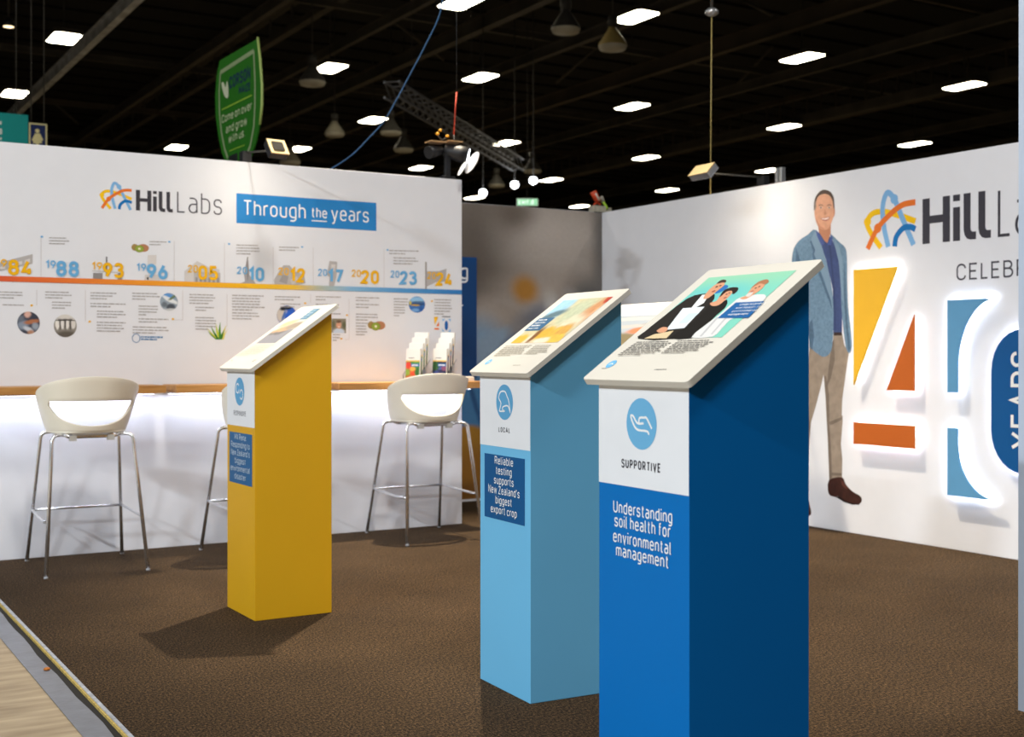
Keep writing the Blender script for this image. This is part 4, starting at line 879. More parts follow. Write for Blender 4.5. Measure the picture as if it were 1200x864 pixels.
# ------------------------------------------------------------------ bar stools
M_shell = mat('cream_plastic', '#f4eedd', rough=.35, var=.015, scale=5)
def make_stool(label):
    root = empty('bar_stool', (0, 0, 0), 0, label, 'bar stool', 'cream bar stools at the counter')
    # moulded back: two bands round the sitter that part to leave a half-moon opening
    ZS = .765
    def rim(th):   # height of the rim above the seat edge
        a = abs(th)
        return .296 - .088 * (a / 1.4) ** 2 if a < 1.4 else max(.004, .208 - .235 * ((a - 1.4) / .8) - .05 * ((a - 1.4) / .8) ** 2)
    def pt(th, h):
        fl = h / .29
        rx = .206 + .088 * fl ** .95; ry = .196 + .064 * fl ** .95
        e = 2.3
        c, s_ = math.cos(th), math.sin(th)
        k = (abs(c) ** e + abs(s_) ** e) ** (-1 / e)
        return Vector((rx * s_ * k, -ry * c * k, ZS + h))
    def hole(th):
        a = abs(th) / 1.0
        if a >= 1: return None
        return .164 - .138 * math.sqrt(max(0, 1 - a ** 2.2)), .164
    ths = [-2.1 + 4.2 * k / 84 for k in range(85)]
    mb = MB()
    cols = []
    for th in ths:
        rm = rim(th); hl = hole(th); lo, hi = hl if hl else (rm * .56, rm * .56)
        cols.append(([pt(th, lo * k / 5) for k in range(6)], [pt(th, hi + (rm - hi) * k / 5) for k in range(6)], hl is not None))
    for a, b in zip(cols, cols[1:]):
        for band in (0, 1):
            for k in range(5): mb.poly([a[band][k], b[band][k], b[band][k + 1], a[band][k + 1]], M_shell, smooth=True)
    back = mb.build('backrest', root)
    so = back.modifiers.new('thick', 'SOLIDIFY'); so.thickness = .011; so.offset = 0
    bv = back.modifiers.new('round', 'BEVEL'); bv.width = .004; bv.segments = 2; bv.limit_method = 'ANGLE'; bv.angle_limit = .9
    # seat pan, dished and rolled at the front
    mb = MB(); NR = 48; rings = []
    for j in range(9):
        f = j / 8; ring = []
        for k in range(NR):
            th = 2 * PI * k / NR; c, s_ = math.cos(th), math.sin(th); e = 2.5; kk = (abs(c) ** e + abs(s_) ** e) ** (-1 / e)
            ry = .195 if c > 0 else .215
            z = ZS - .022 * (1 - f ** 2) - (.03 * max(0, (f - .7) / .3) ** 2 * max(0, -c) ** 2)
            ring.append(Vector((.206 * s_ * kk * f, -ry * c * kk * f, z)))
        rings.append(ring)
    P = [q for g in rings for q in g]; fs = []
    for j in range(8):
        for k in range(NR): fs.append((j * NR + k, j * NR + (k + 1) % NR, (j + 1) * NR + (k + 1) % NR, (j + 1) * NR + k))
    mb.mesh(P, fs, M_shell, True); seat = mb.build('seat', root); so = seat.modifiers.new('thick', 'SOLIDIFY'); so.thickness = .011; so.offset = -1
    # chrome frame
    r = .0105; zt_ = .745
    legs = {(-1, -1): ((-.215, -.205), (-.265, -.325)), (1, -1): ((.215, -.205), (.265, -.325)), (-1, 1): ((-.215, .175), (-.265, .325)), (1, 1): ((.215, .175), (.265, .325))}
    for (sx, sy), (t, b) in legs.items():
        mb = MB(); T_ = Vector((t[0], t[1], zt_ - .045)); B = Vector((b[0], b[1], .004))
        inn = Vector((sx * .15, sy * (.16 if sy < 0 else .15), zt_ + (.0 if sy < 0 else .0)))
        corner = Vector((t[0], t[1], zt_))
        pts = [B, T_]
        for k in range(1, 6):
            q = k / 6; e_ = corner + (inn - corner).normalized() * .045; pts.append(T_ * (1 - q) ** 2 + corner * 2 * q * (1 - q) + e_ * q * q)
        pts += [corner + (inn - corner).normalized() * .045, inn]
        mb.tube(pts, r, M_chrome, 12); lg = mb.build('leg', root)
        mb = MB(); mb.tube([Vector((b[0], b[1], .0)), Vector((b[0], b[1], .010))], .0112, mat('grey_glide', '#a9abb0', rough=.5), 10); mb.build('glide', lg)
    mb = MB()
    for sy in (-.16, .15): mb.tube([(-.152, sy, zt_), (-.12, sy, zt_ - .012), (.12, sy, zt_ - .012), (.152, sy, zt_)], r, M_chrome, 10)
    for sx in (-.11, .11): mb.tube([(sx, -.17, zt_ - .006), (sx, .16, zt_ - .006)], .009, M_chrome, 8)
    for sx in (-.1, .1): mb.box((sx - .018, -.178, zt_ - .034), (sx + .018, -.142, zt_ - .004), mat('clear_grey_clip', '#b9b7b0', rough=.3))
    mb.build('seat_frame', root)
    mb = MB(); zf = .300
    def leg_at(k, z):
        t, b = legs[k]; f = z / (zt_ - .045); return Vector((b[0] + (t[0] - b[0]) * f, b[1] + (t[1] - b[1]) * f, z))
    a, b = leg_at((-1, 1), zf), leg_at((1, 1), zf); c, d = leg_at((-1, -1), zf - .01), leg_at((1, -1), zf - .01)
    mb.tube([c + Vector((.0, .0, 0)), c + Vector((-.012, .08, -.004)), (c + a) / 2 + Vector((-.012, 0, -.004)), a + Vector((-.006, -.05, 0)), a], .008, M_chrome, 10)
    mb.tube([d, d + Vector((.012, .08, -.004)), (d + b) / 2 + Vector((.012, 0, -.004)), b + Vector((.006, -.05, 0)), b], .008, M_chrome, 10)
    mb.tube([a, b], .008, M_chrome, 10); mb.build('footrest', root)
    return root
def copy_tree(o, parent=None):
    c = o.copy(); COL.objects.link(c)
    if parent is not None: c.parent = parent
    for ch in list(o.children): copy_tree(ch, c)
    return c
st1 = make_stool('whole cream bar stool with chrome legs, at the counter nearest the carpet edge')
st2 = copy_tree(st1); st2['label'] = 'cream bar stool mostly hidden behind the yellow plinth'
st3 = copy_tree(st1); st3['label'] = 'cream bar stool in front of the brochure racks, beside the light blue plinth'
st1.location = (-2.63, -.43, 0); st1.rotation_euler.z = math.radians(-1.5)
st2.location = (-1.63, -.52, 0); st2.rotation_euler.z = math.radians(3)
st3.location = (-.50, -.40, 0); st3.rotation_euler.z = math.radians(-2)

# ------------------------------------------------------------------ brochures in tiered racks on the counter
M_clear = None
def clear():
    m, nt, b = nodes('clear_acrylic'); b.inputs['Base Color'].default_value = (1, 1, 1, 1); b.inputs['Roughness'].default_value = .05; b.inputs['Transmission Weight'].default_value = 1; b.inputs['IOR'].default_value = 1.1
    return m
M_clear = clear(); M_paper = mat('brochure_paper', '#f3f1ec', rough=.5, var=.01)
RA = -50
def rack(x, kind, label):
    root = empty('brochure_rack', (x, -.17, CT + .0005), math.radians(RA), label, 'brochure rack', 'clear brochure racks on the counter')
    mb = MB(); mb.box((-.062, -.10, 0), (.062, .10, .004), M_clear); mb.build('base', root)
    mb = MB()
    for k in range(4): mb.box((-.060, -.088 + k * .045, .004), (.060, -.0855 + k * .045, .05 + k * .035), M_clear)
    for sx in (-.062, .059):
        mb.prism([(sx, -.09, .004), (sx, .095, .004), (sx, .095, .15), (sx, -.09, .05)], (.003, 0, 0), M_clear)
    mb.build('pockets', root)
    R = Matrix.Translation((x, -.17, CT + .0005)) @ Matrix.Rotation(math.radians(RA), 4, 'Z')
    ords = ('front', 'second', 'third', 'rear')
    what = 'fruit-cover brochures' if kind == 'fruit' else 'berry-cover brochures'
    for k in range(4):
        yb = -.082 + k * .045; zb = .006 + k * .036; hh = .215; lean = .022
        b = empty('brochure', R @ Vector((0, yb, zb)), math.radians(RA), f'{ords[k]} stack of white {what} in the rack ' + ('by the stool back' if kind == 'fruit' else 'beside the wall end'), 'brochure', 'brochures in the racks')
        mb = MB()
        mb.mesh([(-.05, 0, 0), (.05, 0, 0), (.05, .022, 0), (-.05, .022, 0), (-.05, lean, hh), (.05, lean, hh), (.05, lean + .022, hh), (-.05, lean + .022, hh)],
                [(3, 2, 1, 0), (4, 5, 6, 7), (0, 1, 5, 4), (1, 2, 6, 5), (2, 3, 7, 6), (3, 0, 4, 7)], M_paper)
        mb.build('pages', b, bevel=.001)
        V = Vector((0, lean, hh)).normalized(); F_ = Frame((-.05, 0, 0), (1, 0, 0), V, Vector((0, -V.z, V.y)))
        pr = Print(F_, .0006)
        if kind == 'fruit':
            m = photo('fruit_cover', '#3f7a2e', [(.055, .045, .035, .03, 0, '#e8502a', .15), (.02, .10, .025, .025, 0, '#d8402a', .2), (.012, .05, .02, .03, 0, '#8fae3c', .3), (.085, .06, .02, .03, 0, '#2f6a2a', .3), (.03, .02, .03, .02, 0, '#e07a30', .3), (.075, .11, .03, .02, 0, '#5f9a3a', .4), (.05, .08, .02, .015, 0, '#efb04a', .4)], warp=.015, wscale=60)
        else:
            m = photo('berry_cover', '#23264a', [(.03, .05, .02, .02, 0, '#3d4a8c', .3), (.06, .04, .02, .02, 0, '#2a2f5e', .3), (.055, .09, .018, .018, 0, '#4a5a9c', .3), (.02, .1, .03, .03, 0, '#2d5a2a', .3), (.085, .085, .02, .02, 0, '#8a4a6a', .3), (.03, .02, .04, .02, 0, '#14182c', .3)], warp=.015, wscale=60)
        pr.rect(.001, .001, .099, .128, m); pr.rect(.001, .128, .099, .137, INKM('#f0c36a')); pr.rect(.038, .095, .0985, .115, INKM('#2a6cb0'))
        pr.lines([(.045, .099), (.094, .099), (.094, .111), (.045, .111)], 1, WHITE, fill=.7, last=.9)
        pr.lines([(.02, .150), (.07, .150), (.07, .156), (.02, .156)], 1, INKM('#6d6d74'), fill=.8, last=.8)
        pr.build('cover', b)
rack(-.435, 'fruit', 'four-tier clear rack of fruit brochures on the counter, by the stool back')
rack(-.235, 'berry', 'four-tier clear rack of berry brochures on the counter, beside the wall end')
mb = MB(); mb.box((-.03, -.02, 0), (.03, .02, .028), M_white); mb.box((-.026, -.016, .028), (.026, .016, .031), M_paper)
q = ony(549.5, 449, -.2); o = mb.build('card_holder', bevel=.003); o.location = (q.x, -.20, CT + .0005); tag(o, 'small white card holder at the end of the oak counter', 'card holder')

# ------------------------------------------------------------------ lamps and rigging
def lamp_body(root, loc_m, m_top):
    pass
def flood(base, head, aim, label, power, ang, hx=.06, hy=.055, body=None, fins=True):
    """slim floodlight on a straight arm clamped to the wall top"""
    root = empty('arm_floodlight', base, 0, label, 'floodlight', 'arm floodlights on the wall tops')
    B = Vector(base); h = Vector(head) - B; d = (Vector(aim) - Vector(head)).normalized()
    mb = MB(); mb.box((-.03, -.035, -.048), (.03, .035, .02), M_black); mb.build('clamp', root, bevel=.003)
    mb = MB(); mb.tube([(0, 0, .015), (h.x * .96, h.y * .96, h.z * .96)], .006, M_dark, 8); mb.build('arm', root)
    Mx = Matrix.Translation(h) @ d.to_track_quat('-Z', 'Y').to_matrix().to_4x4()
    mb = MB(); mb.box((-hx, -hy, -.02), (hx, hy, .025), body or M_black, Mx); hd = mb.build('lamp_head', root, bevel=.006)
    mb = MB()
    mb.box((-hx, -hy, .026), (hx, hy, .034), mat('bronze_backplate', '#c9b48a', rough=.35, metal=.5), Mx); mb.build('back_plate', hd)
    mb = MB()
    for k in range(7): mb.box((-hx * .6, hy * (-.6 + k * .18), .035), (hx * .6, hy * (-.5 + k * .18), .042), M_dark, Mx)
    if fins: mb.build('cooling_fins', hd)
    mb = MB(); mb.poly([Mx @ Vector(q) for q in ((-hx * .9, -hy * .9, -.0206), (-hx * .9, hy * .9, -.0206), (hx * .9, hy * .9, -.0206), (hx * .9, -hy * .9, -.0206))], glow('flood_lens', '#fff0d8', 9)); mb.build('lens', hd, recalc=False)
    spot('flood_beam', B + h + d * .03, aim, power, (1, .87, .68), ang, .9, .06)
    return root
flood((-1.55, .03, H + .05), (-1.545, -.5, 2.405), (-1.62, 0, 2.05), 'floodlight on an arm above the timeline wall, beside the green banner', 6, 145)
flood((XB + .03, -.84, H + .05), (1.36, -.975, 2.43), (1.99, -1.0, 1.85), 'floodlight on an arm in front of the white wall by the hanging wire', 18, 145, .105, .05, M_alu, False)
mb = MB(); mb.box((-.02, -.03, 0), (.02, -.006, .11), M_alu); mb.box((-.02, .012, 0), (.02, .036, .11), M_alu); mb.box((-.02, -.03, 0), (.02, .036, .015), M_alu)
o = mb.build('wall_bracket', bevel=.002); o.location = (XB + .03, -1.02, H); tag(o, 'small grey double bracket on top of the white wall beside the arm floodlight', 'bracket')
# twin spotlight at the end of the timeline wall
root = empty('twin_spotlight', (-.10, .03, H), 0, 'black twin spotlight with white barn doors on the end of the timeline wall', 'spotlight')
mb = MB(); mb.box((-.022, -.012, 0), (.022, .012, .20), M_black); mb.box((-.05, -.03, 0), (.05, .03, .02), M_black); mb.build('post', root, bevel=.003)
def can(off, d, ln, rad, name):
    d = Vector(d).normalized(); Mx = Matrix.Translation(off) @ d.to_track_quat('-Z', 'Y').to_matrix().to_4x4()
    mb = MB(); mb.lathe([(0, ln * .5), (rad * .75, ln * .5), (rad * .8, ln * .2), (rad, -ln * .1), (rad * 1.05, -ln * .5), (rad * .95, -ln * .5), (0, -ln * .42)], M_black, Mx); o = mb.build(name, root)
    return o, Mx
c1, M1 = can((-.10, 0, .185), (-1, -.3, -.25), .12, .042, 'spot_head')
c2, M2 = can((.06, -.02, .185), (.9, -.55, -.25), .17, .058, 'spot_head')
mb = MB(); mb.box((-.15, -.05, .245), (-.03, .05, .253), mat('tan_top', '#c2996a', rough=.5)); mb.box((-.01, -.05, .258), (.10, .05, .266), mat('tan_top', '#c2996a', rough=.5)); mb.build('top_shield', root)
mb = MB()
for bx, by, la, sb in ((553, 190.5, .085, .030), (541.5, 197.5, .055, .014)):
    ctr = ony(bx, by, -.10) - Vector((-.10, .03, H)); ax = (_r * .5 + _u0 * .86); bx_ = (_r * .86 - _u0 * .5 - _f0 * .6)
    P = [ctr + ax * (la * math.cos(2 * PI * k / 20)) + bx_ * (sb * math.sin(2 * PI * k / 20)) for k in range(20)]
    mb.prism(P, _f0 * .005, mat('white_flap', '#f2f4f8', rough=.4))
mb.build('barn_door', root, label='white barn doors')
mb = MB(); mb.lathe([(.0, .0), (.05, .0)], glow('spot_lens', '#f2f6ff', 12), M2 @ Matrix.Translation((0, 0, -.088)), 16); mb.build('lens', c2)
mb = MB()
for (x, z) in ((-.075, .31), (-.055, .335), (.0, .30)): mb.lathe([(0, -.012), (.013, -.006), (.013, .006), (0, .012)], mat('yellow_knob', '#c8921e', rough=.5), Matrix.Translation((x, 0, z)), 10)
mb.tube([(-.075, 0, .30), (-.04, 0, .27), (0, 0, .29)], .006, M_black, 6); mb.build('yellow_clips', root, label='yellow plastic clips')
spot('twin_beam', Vector((-.10, .03, H)) + M2 @ Vector((0, 0, -.18)), (1.3, -2.2, .6), 40, (1, .93, .82), 70, .8, .05)

# red strap and blue cable
mb = MB(); p0, p1 = ony(535, 30, .1), ony(532.5, 165, .1)
mb.tube([ony(535, -60, .1), ony(535, 108, .1)], .003, M_black, 6); mb.tube([ony(535, 108, .1), ony(533.5, 128, .1), ony(532, 158, .1)], .005, mat('red_strap', '#b8402a', rough=.7), 6); mb.tube([ony(532, 158, .1), ony(532.3, 180, .1)], .004, M_black, 6)
o = mb.build('hanging_strap'); tag(o, 'thin black and red strap hanging down to the twin spotlight', 'strap')
mb = MB(); pts = [(521, -30), (516, 14), (500, 50), (478, 92), (464, 118), (450, 142), (432, 162), (412, 182), (388, 198), (372, 206)]
mb.tube(smooth_path([at(x, y, 8.9 + .02 * i) for i, (x, y) in enumerate(pts)], 6), .0058, mat('blue_cable', '#2f5c88', rough=.5), 8)
o = mb.build('blue_cable'); tag(o, 'blue cable drooping from the roof down behind the timeline wall', 'cable')
# hanging wire beside the arm floodlight
mb = MB(); P = at(834, 15, 8.9)
mb.tube([at(835, -60, 8.9), P], .012, M_dark, 8); mb.tube([P, at(832.5, 228, 8.9)], .0045, mat('brass_wire', '#a8975c', rough=.5), 6)
mb.lathe([(0, .03), (.03, .03), (.05, .012), (.05, -.005), (.03, -.02), (0, -.03)], M_alu, Matrix.Translation(P), 14)
o = mb.build('hanging_wire'); tag(o, 'thin wire with a metal fitting hanging beside the floodlight over the white wall', 'wire')
# orange and clear gadget on the wall corner
q = Vector((XB - .06, YC + .02, H))
root = empty('safety_clamp', at(706, 246, 9.1), 0, 'orange and white gadget with green strap on the corner of the white walls', 'clamp')
root.location = Vector((XB - .02, YC + .03, H + .002))
mb = MB(); mb.box((-.075, -.04, 0), (.055, .04, .055), mat('pale_plastic', '#a9a596', rough=.3, var=.15, scale=40)); mb.box((.065, -.03, 0), (.12, .03, .045), mat('pale_plastic', '#a9a596')); mb.build('base', root, bevel=.006)
mb = MB(); mb.tube([(-.055, 0, .175), (-.005, 0, .095)], [.03, .027], mat('orange_plastic', '#c8431c', rough=.5), 12); mb.tube(smooth_path([(-.05, 0, .055), (-.035, 0, .075), (0, 0, .08), (.02, 0, .068)], 4), .008, mat('orange_plastic', '#c8431c'), 8); mb.build('handle', root, label='orange handle')
mb = MB(); mb.tube([(-.05, -.0285, .16), (-.012, -.0285, .102)], .008, M_white, 6); mb.tube([(.0, 0, .11), (.03, 0, .13), (.05, 0, .09)], .02, mat('pale_plastic', '#a9a596'), 8); mb.build('body', root)
mb = MB(); mb.tube([(.035, -.02, .09), (.055, -.03, .06), (.065, -.04, .03)], .011, mat('lime_strap', '#9cc832', rough=.6), 6); mb.build('strap', root, label='lime green strap')

# ceiling lights of the hall
LENS = glow('ceiling_led', '#fff3d6', 26.0)
lights = [
 (75, 45, 'glowing ceiling light panel high over the teal sign, larger of the two above it'), (17, 110, 'glowing ceiling light panel just above the teal sign'),
 (387, 80, 'glowing ceiling light panel beside the tip of the green banner'), (207, 173, 'small glowing ceiling light between the restroom sign and the green banner'),
 (350, 175, 'small glowing ceiling light directly behind the floodlight on the timeline wall'), (540, 3, 'glowing ceiling light panel cut by the picture top where the blue cable starts'),
 (563, 91, 'glowing ceiling light panel above the middle of the diagonal truss'), (437, 141, 'glowing ceiling light panel touching the blue cable below the truss tip'),
 (493, 197, 'small glowing ceiling light just beside the black twin spotlight'), (556, 232, 'small glowing ceiling light under the twin spotlight, at the timeline wall corner'),
 (744, 20, 'large glowing ceiling light panel right above the lit conical bell lamp'), (741, 125, 'glowing ceiling light panel one row below the lit conical bell lamp'),
 (593, 168, 'glowing ceiling light at the lower end of the diagonal truss'), (646, 211, 'small glowing ceiling light just above and beside the exit sign'),
 (679, 242, 'tiny glowing ceiling light between the exit sign and the orange gadget'), (757, 185, 'glowing ceiling light above the orange gadget and higher than its neighbour by the wall'),
 (782, 223, 'small glowing ceiling light close above the white wall beside the hanging wire'), (940, 68, 'large glowing ceiling light, highest of three over the printed man'),
 (919, 149, 'glowing ceiling light, middle of three over the printed man'), (901, 200, 'small glowing ceiling light, lowest of three over the printed man'),
 (1130, 101, 'glowing ceiling light panel over the large logo, higher of its two'), (1072, 169, 'glowing ceiling light panel over the large logo, just above the wall top')]
mbh = MB(); c_ = .07
oct_ = lambda w_, l_, z: [(-w_ + c_, -l_, z), (w_ - c_, -l_, z), (w_, -l_ + c_, z), (w_, l_ - c_, z), (w_ - c_, l_, z), (-w_ + c_, l_, z), (-w_, l_ - c_, z), (-w_, -l_ + c_, z)]
mbh.prism(oct_(.29, .50, .0), (0, 0, .09), M_dark); mbh.box((-.01, -.01, .09), (.01, .01, 1.84), M_dark)
mbl = MB(); mbl.poly(oct_(.26, .47, -.002)[::-1], LENS)
proto = None
for x, y, lb in lights:
    p = onz(x, y, 7.5)
    if proto is None:
        proto = empty('ceiling_light', p, 0, lb, 'ceiling light', 'hall ceiling lights'); mbh.build('housing', proto); mbl.build('diffuser', proto, recalc=False)
    else:
        c = copy_tree(proto); c.location = p; c['label'] = lb
# bell lamps
M_bell = mat('dull_bell', '#8f8a78', rough=.6, var=.1); M_belly = mat('amber_bell', '#b09a5c', rough=.5); M_lens2 = mat('frosted_lens', '#b8b5a6', rough=.4)
def bell(x, y, z, r, label, m):
    root = empty('bell_lamp', onz(x, y, z), 0, label, 'pendant lamp', 'bell shaped pendant lamps')
    mb = MB(); mb.lathe([(r, 0), (r * .95, .05), (r * .35, r * 1.1), (r * .25, r * 1.3), (0, r * 1.3)], m); mb.build('shade', root)
    mb = MB(); mb.lathe([(r, 0), (r * .9, -r * .25), (0, -r * .32)], M_lens2); mb.build('lens', root)
    mb = MB(); mb.lathe([(0, r * 1.3), (.09, r * 1.3), (.09, r * 2.0), (0, r * 2.0)], M_dark); mb.tube([(0, 0, r * 2), (0, 0, 9.42 - z)], .012, M_dark, 6); mb.build('ballast', root)
for a in ((718, 54, 6.5, .25, 'bell lamp with a glowing amber shade under the large ceiling light', M_belly), (663, 34, 6.5, .24, 'dark bell lamp with a grey lens, paired with the amber one', M_dark),
          (392, 157, 6.5, .24, 'pale conical bell lamp beside the blue cable, above the floodlight', M_bell), (458, 155, 6.5, .26, 'dark bell lamp right beneath the light touching the blue cable', M_dark),
          (473, 175, 6.5, .26, 'dark bell lamp above the small light by the twin spotlight', M_dark), (366, 96, 6.5, .26, 'dark bell lamp half lost beneath the light beside the green banner', M_dark),
          (582, 217, 6.5, .26, 'dark bell lamp under the lower end of the truss', M_dark), (624, 200, 6.5, .26, 'dark bell lamp near the exit sign, below the truss end', M_dark), (340, 190, 6.7, .3, 'pale bell lamp peeking out behind the arm floodlight', M_bell)): bell(*a)
# diagonal lighting truss
A, B = onz(459, 96, 5.1), onz(607, 187, 5.1)
A2 = Vector(A); dr = (B - A).normalized(); sd = Vector((-dr.y, dr.x, 0)); up_ = Vector((0, 0, 1)); tw = .22
root = empty('lighting_truss', A2, 0, 'aluminium lattice truss hanging diagonally under the roof', 'truss')
M_tr = mat('truss_aluminium', '#77787a', rough=.5, metal=.6, var=.1); Ln = (B - A).length
cs = [sd * (-tw / 2) + up_ * 0, sd * (tw / 2) + up_ * 0, sd * (-tw / 2) - up_ * tw, sd * (tw / 2) - up_ * tw]
mb = MB()
for c in cs: mb.tube([c, c + dr * Ln], .02, M_tr, 8)
mb.build('chord_tubes', root)
mb = MB(); n = 24
for k in range(n):
    d0 = dr * (Ln * k / n); d1 = dr * (Ln * (k + 1) / n)
    for i, j in ((0, 1), (2, 3), (0, 2), (1, 3)): mb.tube([cs[i] + d0, cs[j] + (d1 if (i, j) != (0, 1) else d0)], .011, M_tr, 5, False)
mb.build('lattice', root)
mb = MB()
for f in (.12, .55): mb.tube([dr * Ln * f, dr * Ln * f + Vector((0, 0, 4.3))], .004, M_dark, 5)
mb.build('hanging_cables', root)
# more distant round lamps
for x, y, lb in ((603, 217.5, 'bright round lamp above the exit sign, nearer the timeline wall'), (625, 212.5, 'bright round lamp right above the exit sign'), (566, 227, 'bright round lamp near the timeline wall corner')):
    root = empty('round_lamp', at(x, y, 26), 0, lb, 'lamp', 'round lamps in the distance')
    mb = MB(); mb.lathe([(0, .09), (.06, .08), (.085, .03), (.08, 0), (.075, -.03), (.0, -.075)], glow('round_lamp', '#f3f6ff', 14)); mb.build('globe', root)
    mb = MB(); mb.tube([(0, 0, .08), (0, 0, 9.42 - root.location.z)], .012, M_dark, 6); mb.build('stem', root)
root = empty('track_lamp', at(10, 30, 22), 0, 'small lit track lamp in the dark roof above the teal sign', 'lamp')
mb = MB(); mb.lathe([(0, .12), (.07, .12), (.1, -.02), (.09, -.02), (0, .0)], M_black); mb.build('lamp_head', root)
mb = MB(); mb.lathe([(.09, -.021), (0, -.03)], glow('track_lens', '#ffe2b0', 3)); mb.build('lens', root)
mb = MB(); mb.tube([(0, 0, .12), (0, 0, 9.42 - root.location.z)], .02, M_dark, 6); mb.build('stem', root)

# ------------------------------------------------------------------ signs beyond the walls
# green shield banner standing on its pole
XG = -.5; g = lambda x, y: onx(x, y, XG)
root = empty('shield_banner', (XG, 3.35, 0), 0, 'tall green shield banner on a dark pole behind the timeline wall', 'banner')
FG = Frame((0, -3.35, 0), (0, -1, 0), (0, 0, 1), (-1, 0, 0), Matrix.Translation((XG, 3.35, 0)))
FG = Frame((0, 0, 0), (0, -1, 0), (0, 0, 1), (-1, 0, 0), Matrix.Translation((XG, 3.35, 0)))
def qg(*P): return [(240 + x / 5.083, 30 + y / 5.083) for x, y in P]
out = qg((92, 210), (74, 300), (65, 420), (68, 540), (84, 660), (105, 760), (125, 806), (180, 815), (240, 812), (275, 790), (305, 700), (328, 590), (340, 470), (340, 350), (330, 200), (316, 80))
uvs = [FG.px(*q) for q in out]
mb = MB(); mb.prism([FG.p(u, v, .006) for u, v in uvs], FG.N * -.012, ink('#226a14')); sh = mb.build('fabric', root)
pr = Print(FG, .0075)
rim_ = [Vector((*FG.px(*q), 0)) for q in qg((97, 280), (90, 400), (92, 520), (104, 640), (124, 740), (142, 790))]
rim2 = [Vector((*FG.px(*q), 0)) for q in qg((245, 785), (275, 720), (297, 600), (303, 480), (304, 340), (296, 152))]
pr.stroke(rim_ , .035, INKM('#8ba078')); pr.stroke(rim2, .035, INKM('#8ba078')); pr.stroke([rim2[-1], rim_[0]], .04, INKM('#8ba078'))
a, b = FG.px(*qg((106, 502))[0]), FG.px(*qg((285, 415))[0]); pr.stroke([a, b], .012, INKM('#8fb83c'))
def gt(s, x0, y0, x1, y1, hpx, m, wt):
    a, b = FG.px(*qg((x0, y0))[0]), FG.px(*qg((x1, y1))[0]); c = FG.px(*qg((x0, y0 - hpx))[0])
    pr.text(s, a[0], a[1], c[1] - a[1], m, wt=wt, width=math.hypot(b[0] - a[0], b[1] - a[1]), track=.15, rot=math.atan2(b[1] - a[1], b[0] - a[0]))
NV = INKM('#12304a'); CR = INKM('#b9c7a2')
gt('CORSON', 150, 382, 276, 318, 75, NV, .22); gt('MAIZE', 207, 412, 276, 385, 48, NV, .24)
gt('Come on over', 106, 585, 284, 500, 50, CR, .16); gt('and grow', 130, 645, 256, 590, 50, CR, .16); gt('with us.', 146, 702, 244, 662, 50, CR, .16)
pr.pxpoly(sm(qg((104, 348), (116, 338), (128, 368), (136, 332), (143, 350), (146, 410), (138, 434), (120, 414)), 3), INKM('#c3cdb4'))
pr.stroke([FG.px(*qg((150, 748))[0]), FG.px(*qg((242, 712))[0])], .008, INKM('#8fb83c'))
pr.build('lettering', sh)
mb = MB(); u, v = FG.px(275, 188); mb.tube([FG.p(u, 0, -.02), FG.p(u, v + .5, -.02)], .02, M_black, 8); mb.box(FG.p(u - .1, v - .06, .02), FG.p(u + .1, v + .05, -.04), M_black); mb.build('pole', root)
mb = MB(); mb.tube([FG.p(*FG.px(*q), 0) for q in qg((316, 72), (330, 200), (341, 350), (341, 470), (329, 590))], .012, mat('pale_green_edge', '#a8bf6a', rough=.5), 8); mb.build('edge_rod', root)
mb = MB(); mb.lathe([(0, .03), (.22, .03), (.25, -.012), (0, -.012)], M_black, Matrix.Translation(FG.p(u, 0, -.02))); mb.build('foot', root)
# teal sign and restroom sign hung beyond the wall
FS = Frame((0, 9.0, 0), (1, 0, 0), (0, 0, 1), (0, -1, 0))
def hung(name, x0, x1, y0, y1, col, label, cat):
    a, b = FS.px(x0, y1), FS.px(x1, y0); root = empty(name, ((a[0] + b[0]) / 2, 9.0, b[1]), 0, label, cat)
    E = root.location; mb = MB(); mb.box((a[0] - E.x, 0, a[1] - E.z), (b[0] - E.x, .04, 0), ink(col)); o = mb.build('board', root)
    mb = MB()
    for s in (.15, .85): xx = (a[0] - E.x) * (1 - s) + (b[0] - E.x) * s; mb.tube([(xx, .02, 0), (xx, .02, 9.42 - E.z)], .008, M_dark, 5)
    mb.build('hanging_rods', root); return root, o, a, b
root, o, a, b = hung('teal_sign', -60, 33, 135, 190, '#159a96', 'teal hanging sign at the picture edge above the timeline wall', 'sign')
E = root.location; F_ = Frame((-E.x, 0, -E.z), (1, 0, 0), (0, 0, 1), (0, -1, 0), Matrix.Translation(E)); pr = Print(F_, .001)
for (x0, y0, x1, y1) in ((-8, 141, 2.4, 146), (-10, 149, 2.6, 157.5), (-8, 160.5, 1.8, 164)): pr.lines([F_.px(x0, y1), F_.px(x1, y1), F_.px(x1, y0), F_.px(x0, y0)], 1, INKM('#e9efe9'), fill=.8, last=1)
pr.build('lettering', o)
root, o, a, b = hung('restroom_sign', 33.8, 55.2, 145.5, 190, '#1c2c5c', 'navy restroom sign with a pale woman figure beside the teal sign', 'sign')
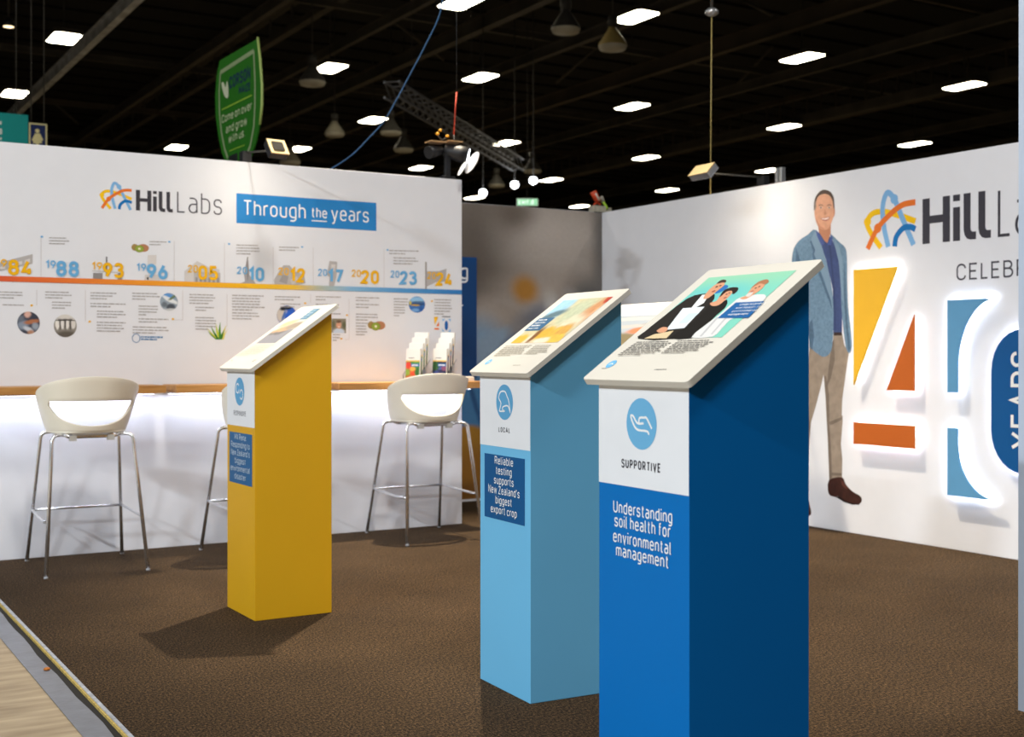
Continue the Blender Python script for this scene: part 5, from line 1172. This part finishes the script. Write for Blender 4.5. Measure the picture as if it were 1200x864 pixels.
E = root.location; F_ = Frame((-E.x, 0, -E.z), (1, 0, 0), (0, 0, 1), (0, -1, 0), Matrix.Translation(E)); pr = Print(F_, .001)
PC = INKM('#e3d9a0')
a2, b2 = F_.px(33.8, 190), F_.px(55.2, 145.5); pr.stroke([(a2[0] + .01, a2[1]), (a2[0] + .01, b2[1] - .01), (b2[0] - .01, b2[1] - .01), (b2[0] - .01, a2[1])], .018, PC)
u, v = F_.px(43.8, 153.5); k = F_.px(44.8, 153)[0] - F_.px(43.8, 153)[0]; pr.disc(u, v, 2.6 * k, 2.6 * k, PC, 18)
T = pr.pxpoly; T([(41, 156.5), (47, 156.5), (50.6, 164), (49, 166), (47, 162.5), (49.5, 168), (46, 168), (46, 178), (41.8, 178), (41.8, 168), (38.2, 168), (40.7, 162.5), (39, 166), (37.2, 164)], PC)
pr.build('pictogram', o)
# exit sign
E = at(618, 237, 27)
root = empty('exit_sign', E, 0, 'small lit green exit sign hanging in the distance beyond the back wall', 'sign')
root.rotation_euler.z = -YAW
mb = MB(); mb.box((-.235, 0, -.085), (.235, .05, .085), mat('exit_case', '#d8ded4', rough=.5)); mb.build('case', root, bevel=.01)
mb = MB(); mb.poly([(-.22, -.002, -.07), (.22, -.002, -.07), (.22, -.002, .07), (-.22, -.002, .07)], glow('exit_green', '#9adbab', 1.1)); fc = mb.build('face', root, recalc=False)
F_ = Frame((0, -.003, 0), (1, 0, 0), (0, 0, 1), (0, -1, 0)); pr = Print(F_, .001); EW = glow('exit_white', '#f2fff2', 1.3)
pr.text('EXIT', -.19, -.04, .08, EW, wt=.2, width=.22); pr.disc(.12, .045, .014, .014, EW, 10)
pr.stroke([(.11, .03), (.105, -.005), (.13, -.025), (.12, -.055)], .016, EW); pr.stroke([(.105, -.005), (.085, -.035), (.06, -.035)], .014, EW); pr.stroke([(.07, .015), (.11, .022), (.15, .005)], .012, EW)
pr.build('lettering', fc)
mb = MB(); mb.tube([(0, .025, .085), (0, .025, 9.42 - E.z)], .008, M_dark, 6); mb.build('stem', root)
bpy.context.view_layer.update()
